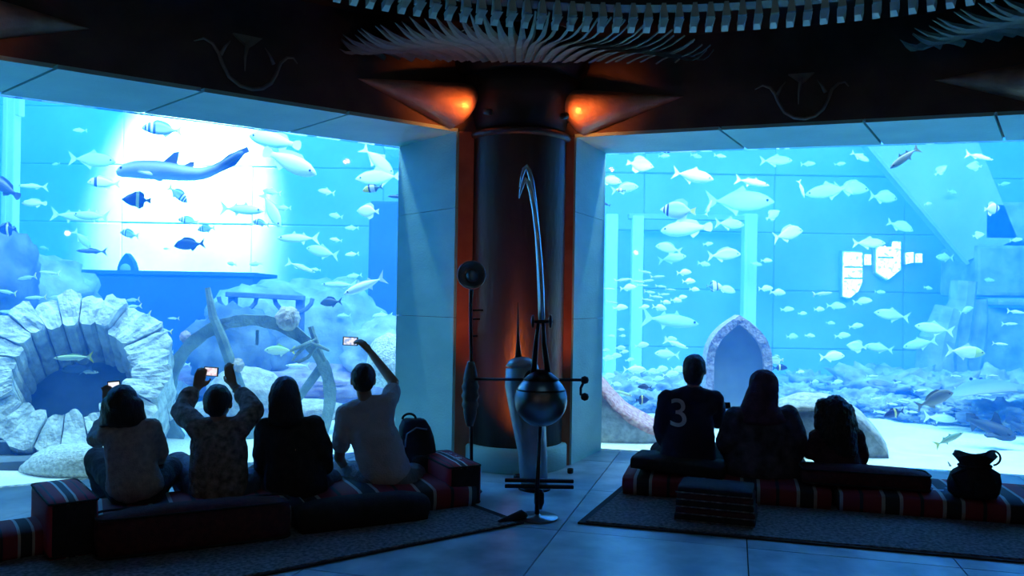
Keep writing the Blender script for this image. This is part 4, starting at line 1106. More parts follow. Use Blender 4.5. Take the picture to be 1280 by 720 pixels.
p.chain('legs', [J(262, 615, .04), J(222, 580, .36), J(232, 618, .50)], [.11, .078, .052]); p.chain('legs', [J(288, 615, .04), J(322, 600, .32), J(300, 618, .50)], [.11, .074, .05])
p.chain('shoe', [J(232, 620, .5), J(236, 622, .66)], [.042, .036]); p.chain('shoe', [J(300, 620, .5), J(296, 620, .66)], [.042, .036])
p.build({'top': fabric('mottled_jacket', (.10, .09, .085), (.34, .31, .29), 26), 'legs': fabric('blue_jeans', (.06, .10, .17), (.10, .15, .24)), 'hair': HAIR, 'shoe': MT['blackcloth']})
phone(J(264, 464.5, .34), .098, .064, (0, R(3), 0), 'small phone with a pinkish picture held high in both hands', (.8, .5, .6))
bm = lathe([(.030, -.007), (.035, 0), (.030, .007)], 16, (0, 0, 0), (wR-J(304, 494, .24)).to_track_quat('Z', 'Y').to_matrix())
tag(obj('wristwatch', bm, MT['steel'], None, True, wR.lerp(J(304, 494, .24), .35)), 'metal bracelet on the raised right wrist below the small phone', 'bracelet')

# ---- person in a dark hooded jacket
p = Person(5.32, 362, 'person in a black jacket with long dark hair and lowered arms, left row'); J = p.J
p.head(357, 494, 1.0); hair_cap(p, 1.08); p.H('hair', p.hc-FWD*.03, (.10, .075, .08), J(358, 524, -.05), (.115, .06, .05))
sL, sR = J(333, 535), J(393, 533)
torso(p, J(370, 606), J(365, 556), J(359, 526), (.20, .13, .10), (.185, .125, .10), (.175, .12, .10), (sL, sR))
p.chain('top', [sL, J(328, 566, .0), J(330, 582, .08), J(340, 592, .28)], [.062, .056, .052, .040]); p.chain('top', [sR, J(403, 562, .0), J(405, 582, .08), J(396, 592, .26)], [.062, .054, .052, .040])
w1, w2 = J(346, 592, .34), J(390, 592, .33); p.chain('skin', [J(340, 592, .28), w1], [.03, .025]); p.chain('skin', [J(396, 592, .26), w2], [.03, .025])
p.hand(w1, FWD+RT*.4, RT, -UP, .3); p.hand(w2, FWD-RT*.4, -RT, -UP, .3)
p.chain('legs', [J(352, 612, .02), J(322, 596, .34), J(352, 612, .52)], [.11, .078, .052]); p.chain('legs', [J(384, 612, .02), J(412, 602, .34), J(380, 612, .52)], [.11, .078, .052])
p.chain('shoe', [J(354, 613, .52), J(366, 613, .60)], [.042, .036]); p.chain('shoe', [J(378, 613, .52), J(368, 613, .66)], [.042, .036])
p.build({'top': fabric('black_jacket', (.012, .013, .016), (.026, .027, .03)), 'legs': fabric('grey_jeans', (.06, .08, .11), (.10, .12, .16)), 'hair': HAIR, 'shoe': MT['blackcloth']})

# ---- man with right arm raised
p = Person(5.60, 468, 'man in a pale grey shirt raising a phone beside the window jamb'); J = p.J
p.head(454, 474, 1.0, -.2); hair_cap(p, .98)
sL, sR = J(433, 517), J(484, 505)
torso(p, J(484, 592), J(468, 545), J(459, 500), (.165, .12, .10), (.165, .115, .11), (.165, .11, .11), (sL, sR))
eR = J(492, 478, .16); wR = J(463, 440, .34)
p.chain('top', [sR, J(489, 490, .10)], [.062, .052]); p.chain('skin', [J(489, 490, .10), eR, wR], [.046, .040, .026])
p.hand(wR, UP*.8-RT*.75, UP*.5-RT*.2+FWD*.4, FWD*.6-UP*.3-RT*.6, .75)
p.chain('top', [sL, J(427, 545, .0), J(426, 556, .03)], [.060, .054, .05]); p.chain('skin', [J(426, 556, .03), J(424, 572, .06), J(432, 586, .30)], [.042, .038, .026])
w1 = J(434, 587, .32); p.hand(w1, FWD+RT*.3, RT, -UP, .35)
p.chain('legs', [J(470, 600, .02), J(424, 590, .36), J(452, 604, .56)], [.11, .08, .052]); p.chain('legs', [J(500, 600, .02), J(520, 594, .36), J(480, 604, .56)], [.11, .08, .052])
p.chain('shoe', [J(454, 605, .56), J(466, 605, .62)], [.044, .038]); p.chain('shoe', [J(478, 605, .56), J(466, 605, .70)], [.044, .038])
p.build({'top': fabric('pale_grey_shirt', (.38, .40, .44), (.50, .52, .56), 9), 'legs': fabric('stone_trousers', (.16, .18, .2), (.22, .24, .27)), 'hair': HAIR, 'shoe': MT['blackcloth']}, extra={'top': 'shirt'})
phone(J(438, 426.5, .40), .115, .066, (0, R(2), 0), 'phone with a bluish picture held up by the man with the raised arm', (.25, .45, .9))

# ---- boy with the number shirt
p = Person(6.22, 860, 'boy in a dark navy sports shirt with the number three on the back'); J = p.J
p.head(868, 462, 1.02, .25); hair_cap(p, 1.03); p.H('hair', J(867, 466, -.035), (.082, .06, .05), J(867, 476, -.03), (.064, .05, .03))
p.H('top', J(866, 488), (.085, .07, .03), J(865, 498), (.15, .085, .03))
sL, sR = J(834, 499), J(893, 500)
torso(p, J(859, 573), J(861, 528), J(866, 486), (.205, .13, .11), (.195, .125, .12), (.185, .12, .12), (sL, sR))
p.chain('top', [sL, J(828, 535, .02), J(830, 548, .06)], [.062, .058, .054]); p.chain('skin', [J(830, 548, .06), J(832, 556, .1), J(842, 566, .32)], [.044, .04, .026]); p.hand(J(843, 566, .33), FWD+RT*.3, RT, -UP, .35)
p.chain('top', [sR, J(897, 522, .12), J(897, 526, .16)], [.064, .056, .052]); p.chain('skin', [J(897, 526, .16), J(897, 527, .20), J(901, 512, .42)], [.044, .04, .026]); p.hand(J(902, 511, .43), FWD+UP*.3+RT*.2, UP*.6-RT*.4, -RT, .5)
p.chain('legs', [J(845, 581, .02), J(826, 566, .38), J(852, 580, .56)], [.115, .08, .052]); p.chain('legs', [J(874, 581, .02), J(898, 566, .38), J(868, 580, .56)], [.115, .08, .052])
p.chain('shoe', [J(853, 581, .56), J(862, 581, .62)], [.044, .038]); p.chain('shoe', [J(867, 581, .56), J(859, 581, .70)], [.044, .038])
p.build({'top': fabric('navy_jersey', (.012, .012, .035), (.022, .022, .055), 6, .2), 'legs': fabric('black_trousers', (.012, .012, .015), (.02, .02, .024)), 'hair': HAIR, 'shoe': MT['blackcloth']}, extra={'top': 'sports_shirt'})
phone(J(906, 507, .47), .10, .055, (R(-20), 0, R(10)), 'dark device in the hand of the boy in the number shirt', (.02, .03, .05)).children[1].data.materials[0] = MT['iron']
# number on the back, laid onto the cloth
cu = bpy.data.curves.new('n3', 'FONT'); cu.body = '3'; cu.size = .30; cu.align_x = 'CENTER'; cu.extrude = 0.0
to = bpy.data.objects.new('n3', cu); COL.objects.link(to); dg = bpy.context.evaluated_depsgraph_get(); dg.update()
tm = bpy.data.meshes.new_from_object(to.evaluated_get(dg)); bpy.data.objects.remove(to)
bm = bmesh.new(); bm.from_mesh(tm)
bmesh.ops.triangulate(bm, faces=bm.faces); bmesh.ops.subdivide_edges(bm, edges=bm.edges, cuts=2, use_grid_fill=True)
top = p.parts['top']; bvh = BVHTree.FromPolygons([v.co for v in top.data.vertices], [list(f.vertices) for f in top.data.polygons])
cN = J(845, 514)-p.base
for v in bm.verts:
    x = cN.x+v.co.x*1.05; z = cN.z-.10+v.co.y
    h = bvh.ray_cast(V((x, cN.y-1.0, z)), V((0, 1, 0)))
    v.co = V((x, (h[0].y if h[0] else cN.y-.12)-.006, z))
ex = bmesh.ops.extrude_face_region(bm, geom=list(bm.faces))
for v in [g for g in ex['geom'] if isinstance(g, bmesh.types.BMVert)]: v.co.y -= .003
bmesh.ops.recalc_face_normals(bm, faces=bm.faces)
nm = obj('printed_number', bm, mat('pale_print', (.55, .58, .62), None, rough=.7), p.root); nm['label'] = 'pale number 3 on the back of the shirt'

# ---- woman in headscarf
p = Person(6.08, 953, 'woman in a dark patterned robe and purple headscarf between the boy and the child'); J = p.J
p.head(955, 484, 1.05, .3)
f_ = p.f_
p.H('veil', p.hc-f_*.016+V((0, 0, .02)), (.098, .108, .112)); p.H('veil', p.hc-f_*.03, (.10, .085, .09), J(948, 514, -.02), (.135, .10, .05)); p.H('veil', J(950, 508), (.12, .10, .05), J(951, 524, -.01), (.20, .12, .04))
sL, sR = J(921, 524), J(985, 522)
torso(p, J(954, 586), J(953, 544), J(953, 508), (.285, .18, .13), (.27, .16, .13), (.24, .14, .12), (sL, sR))
p.chain('top', [sL, J(911, 552, .02), J(918, 574, .20)], [.085, .085, .06]); p.chain('top', [sR, J(994, 552, .02), J(990, 574, .20)], [.085, .085, .06])
p.chain('skin', [J(918, 574, .20), J(930, 578, .36)], [.035, .026]); p.hand(J(931, 578, .37), FWD+RT*.4, RT, -UP, .3); p.chain('skin', [J(990, 574, .2), J(978, 578, .36)], [.035, .026]); p.hand(J(977, 578, .37), FWD-RT*.4, -RT, -UP, .3)
p.chain('legs', [J(935, 592, .02), J(915, 584, .40), J(946, 592, .56)], [.13, .10, .07]); p.chain('legs', [J(972, 592, .02), J(992, 584, .40), J(962, 592, .56)], [.13, .10, .07])
p.chain('shoe', [J(947, 594, .56), J(956, 594, .64)], [.042, .036]); p.chain('shoe', [J(961, 594, .56), J(953, 594, .70)], [.042, .036])
p.build({'top': fabric('patterned_robe', (.02, .018, .026), (.10, .09, .12), 11), 'legs': fabric('dark_skirt', (.012, .012, .016), (.022, .02, .026)), 'veil': fabric('purple_scarf', (.05, .02, .045), (.10, .045, .085), 14), 'shoe': MT['blackcloth']}, extra={'top': 'robe', 'legs': 'skirt'})

# ---- curly haired child
p = Person(5.98, 1045, 'child with long curly dark hair at the right end of the right row'); J = p.J; p.curly = True
p.head(1043, 514, .93); hair_cap(p, 1.02, wide=1.05)
p.H('hair', p.hc-FWD*.03, (.115, .09, .09), J(1047, 546, -.05), (.135, .075, .06)); p.H('hair', J(1049, 545, -.06), (.13, .065, .05), J(1055, 566, -.07), (.095, .05, .03)); p.H('hair', J(1030, 508), .06, J(1026, 532, -.01), .045); p.H('hair', J(1058, 512), .05, J(1066, 545, -.02), .05)
sL, sR = J(1023, 546), J(1069, 546)
torso(p, J(1047, 592), J(1046, 562), J(1044, 540), (.175, .12, .09), (.16, .11, .08), (.145, .10, .08), (sL, sR))
p.chain('top', [sL, J(1014, 566, .04), J(1012, 562, .16)], [.048, .044, .036]); p.chain('skin', [J(1012, 562, .16), J(1014, 556, .28)], [.03, .022]); p.hand(J(1014, 556, .29), FWD-RT*.3, RT+UP, -UP, .4, .85)
p.chain('top', [sR, J(1077, 568, .04), J(1072, 586, .18)], [.048, .046, .036]); p.chain('skin', [J(1072, 586, .18), J(1062, 590, .30)], [.03, .022]); p.hand(J(1061, 590, .31), FWD-RT*.3, -RT, -UP, .4, .85)
p.chain('legs', [J(1036, 597, .02), J(1016, 590, .32), J(1038, 598, .46)], [.09, .066, .045]); p.chain('legs', [J(1058, 597, .02), J(1078, 590, .32), J(1054, 598, .46)], [.09, .066, .045])
p.chain('shoe', [J(1039, 599, .46), J(1045, 599, .54)], [.036, .03]); p.chain('shoe', [J(1053, 599, .46), J(1047, 599, .58)], [.036, .03])
p.build({'top': fabric('dark_red_top', (.04, .014, .018), (.07, .024, .03)), 'legs': fabric('dark_leggings', (.012, .012, .016), (.02, .02, .026)), 'hair': HAIR, 'shoe': MT['blackcloth']}, extra={'top': 'top'})
# ================================================================== FISH
def loft(prof, nseg=12, bend=None):
    """prof rows: x, half height up, half height down, half width"""
    bm = bmesh.new(); rings = []
    for x, hu, hd, w_ in prof:
        rings.append([bm.verts.new((x, w_*cos(2*pi*k/nseg), (hu if math.sin(2*pi*k/nseg) > 0 else hd)*math.sin(2*pi*k/nseg))) for k in range(nseg)])
    for a, b in zip(rings, rings[1:]):
        for k in range(nseg): bm.faces.new((a[k], a[(k+1) % nseg], b[(k+1) % nseg], b[k]))
    bm.faces.new(rings[0][::-1]); bm.faces.new(rings[-1]); bmesh.ops.recalc_face_normals(bm, faces=bm.faces)
    return bm
def fin(pts, y=0.0, th=.006): return slab([V((x, y-th/2, z)) for x, z in pts], (0, th, 0))
def fmesh(name, bm, m_, smooth=False):
    me = bpy.data.meshes.new(name); bm.normal_update(); bm.to_mesh(me); bm.free(); me.materials.append(m_)
    if smooth:
        for p_ in me.polygons: p_.use_smooth = True
    return me
def fishmat(name, a, b, axis=None, freq=3, stops=None, back=None, rough=.42):
    """belly colour a, back colour b blended by height; optional bands along the body"""
    m, nt, N, L, bs = nodes(name); bs.inputs['Roughness'].default_value = rough
    tc = N.new('ShaderNodeTexCoord'); sp_ = N.new('ShaderNodeSeparateXYZ'); L.new(tc.outputs['Object'], sp_.inputs[0])
    mr = N.new('ShaderNodeMapRange'); mr.inputs[1].default_value = -.10; mr.inputs[2].default_value = .14; L.new(sp_.outputs[2], mr.inputs[0])
    r = ramp(N, [(.2, a), (.8, b)]); L.new(mr.outputs[0], r.inputs[0]); out = r.outputs[0]
    if stops:
        ma = N.new('ShaderNodeMath'); ma.operation = 'ADD'; ma.inputs[1].default_value = .5; L.new(sp_.outputs[0], ma.inputs[0])
        fc = ramp(N, [(x, (v, v, v)) for x, v, _ in stops], 'CONSTANT'); L.new(ma.outputs[0], fc.inputs[0])
        cc = ramp(N, [(x, c) for x, v, c in stops], 'CONSTANT'); L.new(ma.outputs[0], cc.inputs[0])
        mxn = N.new('ShaderNodeMix'); mxn.data_type = 'RGBA'; L.new(fc.outputs[0], mxn.inputs[0]); L.new(out, mxn.inputs[6]); L.new(cc.outputs[0], mxn.inputs[7]); out = mxn.outputs[2]
    L.new(out, bs.inputs['Base Color']); return m
WH = (.86, .90, .84); SIL = (.72, .80, .78); YEL = (.85, .72, .05); DK = (.02, .03, .05); BLU = (.03, .10, .30); NONE = (0, 0, 0)
FM = {
 'silver': fishmat('silver_scales', (.94, .96, .92), (.66, .76, .74)),
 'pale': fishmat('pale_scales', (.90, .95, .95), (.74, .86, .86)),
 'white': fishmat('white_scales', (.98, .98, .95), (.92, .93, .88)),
 'yellowgreen': fishmat('yellow_green_scales', (.85, .88, .62), (.36, .55, .20), stops=[(0, 1, YEL), (.10, 0, NONE)]),
 'striped': fishmat('banded_scales', (.55, .68, .70), (.20, .38, .48), stops=[(0, 1, YEL), (.14, 0, NONE), (.66, 1, (.05, .12, .2)), (.72, 1, WH), (.78, 1, (.05, .12, .2)), (.84, 1, WH), (.88, 1, (.04, .08, .14)), (.92, 0, NONE)]),
 'angel': fishmat('dark_blue_scales', (.02, .05, .16), (.015, .03, .10), stops=[(0, 0, NONE), (.42, 1, (.75, .70, .20)), (.52, 0, NONE)]),
 'surgeon': fishmat('slate_blue_scales', (.08, .14, .22), (.05, .09, .15)),
 'brown': fishmat('olive_brown_scales', (.30, .28, .20), (.14, .15, .11)),
 'olive': fishmat('olive_green_scales', (.24, .30, .14), (.10, .16, .10), stops=[(0, 1, (.30, .33, .12)), (.14, 0, NONE)]),
 'green': fishmat('green_scales', (.40, .48, .25), (.16, .32, .20), stops=[(0, 1, (.55, .55, .08)), (.16, 0, NONE)]),
 'shark': fishmat('slate_shark_skin', (.42, .50, .54), (.04, .07, .10), rough=.5),
 'clown': fishmat('yellow_white_bands', (.85, .85, .80), (.8, .8, .75), stops=[(0, 1, (.12, .25, .25)), (.40, 0, NONE), (.62, 1, (.03, .05, .08)), (.70, 1, YEL), (1.0, 1, YEL)]),
 'parade': fishmat('blue_back_yellow_tail', (.70, .82, .74), (.40, .66, .60), stops=[(0, 1, YEL), (.16, 0, NONE), (.76, 1, DK), (.82, 1, WH), (.87, 1, DK), (.91, 1, WH)]),
 'yellowhead': fishmat('silver_with_yellow_head', (.85, .90, .86), (.62, .76, .66), stops=[(0, 0, NONE), (.72, 1, (.55, .70, .10))]),
}
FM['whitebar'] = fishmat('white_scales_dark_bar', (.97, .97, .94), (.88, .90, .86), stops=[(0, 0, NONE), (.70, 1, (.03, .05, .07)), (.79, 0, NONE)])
FM['darkshark'] = fishmat('dark_blue_shark_skin', (.05, .08, .11), (.015, .03, .05), rough=.6)
FM['raygrey'] = fishmat('grey_ray_skin', (.24, .32, .36), (.14, .22, .27), rough=.6)
EYEM = mat('fish_eye', (.01, .01, .012), None, rough=.15)
# body profiles, nose at +.5, tail root about -.32
BP = {
 'jack': [(.5, .006, .006, .004), (.46, .045, .04, .024), (.38, .10, .085, .045), (.26, .145, .13, .058), (.10, .16, .15, .06), (-.06, .135, .125, .05), (-.20, .075, .07, .032), (-.29, .028, .026, .016), (-.34, .018, .018, .010)],
 'tuna': [(.5, .006, .006, .004), (.44, .045, .04, .03), (.32, .085, .08, .055), (.15, .105, .10, .065), (-.02, .095, .095, .055), (-.18, .058, .06, .035), (-.30, .022, .022, .015), (-.36, .014, .014, .010)],
 'bream': [(.5, .01, .01, .005), (.45, .07, .05, .025), (.36, .15, .09, .045), (.22, .20, .135, .055), (.05, .19, .15, .055), (-.10, .14, .12, .042), (-.22, .07, .065, .028), (-.30, .036, .034, .016), (-.34, .030, .030, .010)],
 'disc': [(.5, .012, .012, .006), (.43, .07, .06, .03), (.33, .16, .15, .048), (.18, .235, .225, .055), (.02, .25, .24, .052), (-.13, .20, .19, .04), (-.24, .10, .10, .026), (-.30, .045, .045, .014), (-.33, .04, .04, .010)],
 'slim': [(.5, .005, .005, .004), (.44, .035, .035, .026), (.32, .066, .064, .045), (.14, .082, .08, .05), (-.05, .074, .074, .044), (-.20, .046, .046, .03), (-.31, .022, .022, .015), (-.36, .018, .018, .010)],
 'grouper': [(.5, .012, .012, .012), (.45, .06, .06, .045), (.34, .12, .115, .085), (.18, .15, .145, .095), (0, .14, .135, .085), (-.16, .095, .09, .058), (-.27, .055, .052, .032), (-.34, .045, .044, .018)],
}
FORK = [(-.32, .02), (-.38, .07), (-.50, .17), (-.46, .08), (-.425, .0), (-.46, -.08), (-.50, -.17), (-.38, -.07), (-.32, -.02)]
ROUND = [(-.31, .03), (-.38, .075), (-.46, .095), (-.495, .05), (-.50, 0), (-.495, -.05), (-.46, -.095), (-.38, -.075), (-.31, -.03)]
SQ = [(-.31, .03), (-.40, .075), (-.49, .115), (-.465, .04), (-.46, 0), (-.465, -.04), (-.49, -.115), (-.40, -.075), (-.31, -.03)]
FD = {
 'jack': (FORK, [(.12, .14), (.04, .24), (-.02, .185), (-.18, .10), (-.28, .04), (-.20, .06), (-.04, .12)], [(.0, -.13), (-.03, -.215), (-.08, -.16), (-.26, -.04), (-.18, -.06)], [(.24, -.02), (.14, .01), (.0, -.06), (.10, -.06), (.20, -.06)]),
 'tuna': (FORK, [(.16, .09), (.08, .18), (.06, .12), (-.1, .10), (-.12, .15), (-.18, .07), (-.28, .025), (-.18, .05), (0, .085)], [(-.06, -.085), (-.12, -.16), (-.15, -.075), (-.28, -.02), (-.16, -.05)], [(.26, -.01), (.14, .0), (.04, -.05), (.14, -.05)]),
 'bream': (FORK, [(.22, .19), (.14, .25), (.0, .235), (-.14, .18), (-.22, .09), (-.2, .06), (0, .17)], [(-.02, -.14), (-.07, -.21), (-.18, -.12), (-.23, -.06), (-.12, -.10)], [(.22, -.03), (.12, .02), (.02, -.04), (.12, -.07)]),
 'disc': (SQ, [(.20, .22), (.08, .30), (-.10, .34), (-.24, .24), (-.25, .10), (-.12, .18), (0, .235)], [(.06, -.225), (-.08, -.33), (-.23, -.24), (-.25, -.10), (-.12, -.17)], [(.24, -.04), (.14, .0), (.06, -.06), (.14, -.09)]),
 'slim': (FORK, [(.14, .075), (.06, .12), (-.14, .085), (-.24, .035), (-.1, .06)], [(-.06, -.07), (-.12, -.11), (-.24, -.035), (-.14, -.055)], [(.26, -.01), (.16, .0), (.10, -.04), (.18, -.04)]),
 'grouper': (ROUND, [(.22, .14), (.14, .20), (-.04, .19), (-.20, .15), (-.26, .06), (-.1, .10)], [(-.06, -.12), (-.12, -.19), (-.22, -.12), (-.25, -.05), (-.14, -.09)], [(.26, -.04), (.14, .02), (.04, -.05), (.14, -.09)]),
}
_cache = {}
def fish_meshes(shape, m_):
    k = (shape, m_)
    if k in _cache: return _cache[k]
    mm = FM[m_]; t, d, an, pe = FD[shape]
    ww = max(r_[3] for r_ in BP[shape])
    pb_ = fin(pe, 0, .006)
    d_ = dict(body=fmesh('body', loft(BP[shape]), mm, True), tail=fmesh('tail_fin', fin(t, 0, .010), mm), dorsal=fmesh('dorsal_fin', fin(d, 0, .008), mm), anal=fmesh('anal_fin', fin(an, 0, .008), mm), pec=fmesh('pectoral_fin', pb_, mm), w=ww)
    bm = bmesh.new(); bmesh.ops.create_uvsphere(bm, u_segments=8, v_segments=6, radius=.020); d_['eye'] = fmesh('eye', bm, EYEM, True)
    # small version, one mesh
    bm = loft(BP[shape], 8)
    for f_ in (t, d, an):
        b2 = fin(f_, 0, .010); tmp = bpy.data.meshes.new('t'); b2.to_mesh(tmp); b2.free(); bm.from_mesh(tmp); bpy.data.meshes.remove(tmp)
    d_['one'] = fmesh('small_fish', bm, mm, True)
    _cache[k] = d_; return d_
def fish(x, y, Lpx, face, tilt, shape, m_, Y, label, grp=None, yaw=None, name='fish', small=None):
    c = P(x, y, Y); Lm = Lpx*Y/F
    yw = (0 if face > 0 else pi)+R(yaw if yaw is not None else random.uniform(-22, 22))
    Lm /= max(.55, abs(cos(yw)))
    rot = (M.Rotation(yw, 3, 'Z') @ M.Rotation(R(-tilt), 3, 'Y') @ M.Rotation(R(random.uniform(-8, 8)), 3, 'X')).to_euler()
    d_ = fish_meshes(shape, m_)
    if small or (small is None and Lpx < 24):
        o = inst(name, d_['one'], None, c, rot, (Lm, Lm, Lm)); tag(o, label, 'fish', grp); return o
    o = empty(name, c, 0, label, 'fish', grp); o.rotation_euler = rot; o.scale = (Lm, Lm, Lm)
    inst('body', d_['body'], o); inst('tail_fin', d_['tail'], o); inst('dorsal_fin', d_['dorsal'], o); inst('anal_fin', d_['anal'], o)
    hb = BP[shape][2]
    for s in (-1, 1):
        inst('pectoral_fin', d_['pec'], o, (0, s*d_['w']*.92, 0), (0, 0, R(-s*14)))
        inst('eye', d_['eye'], o, (.40, s*hb[3]*.82, .025))
    return o
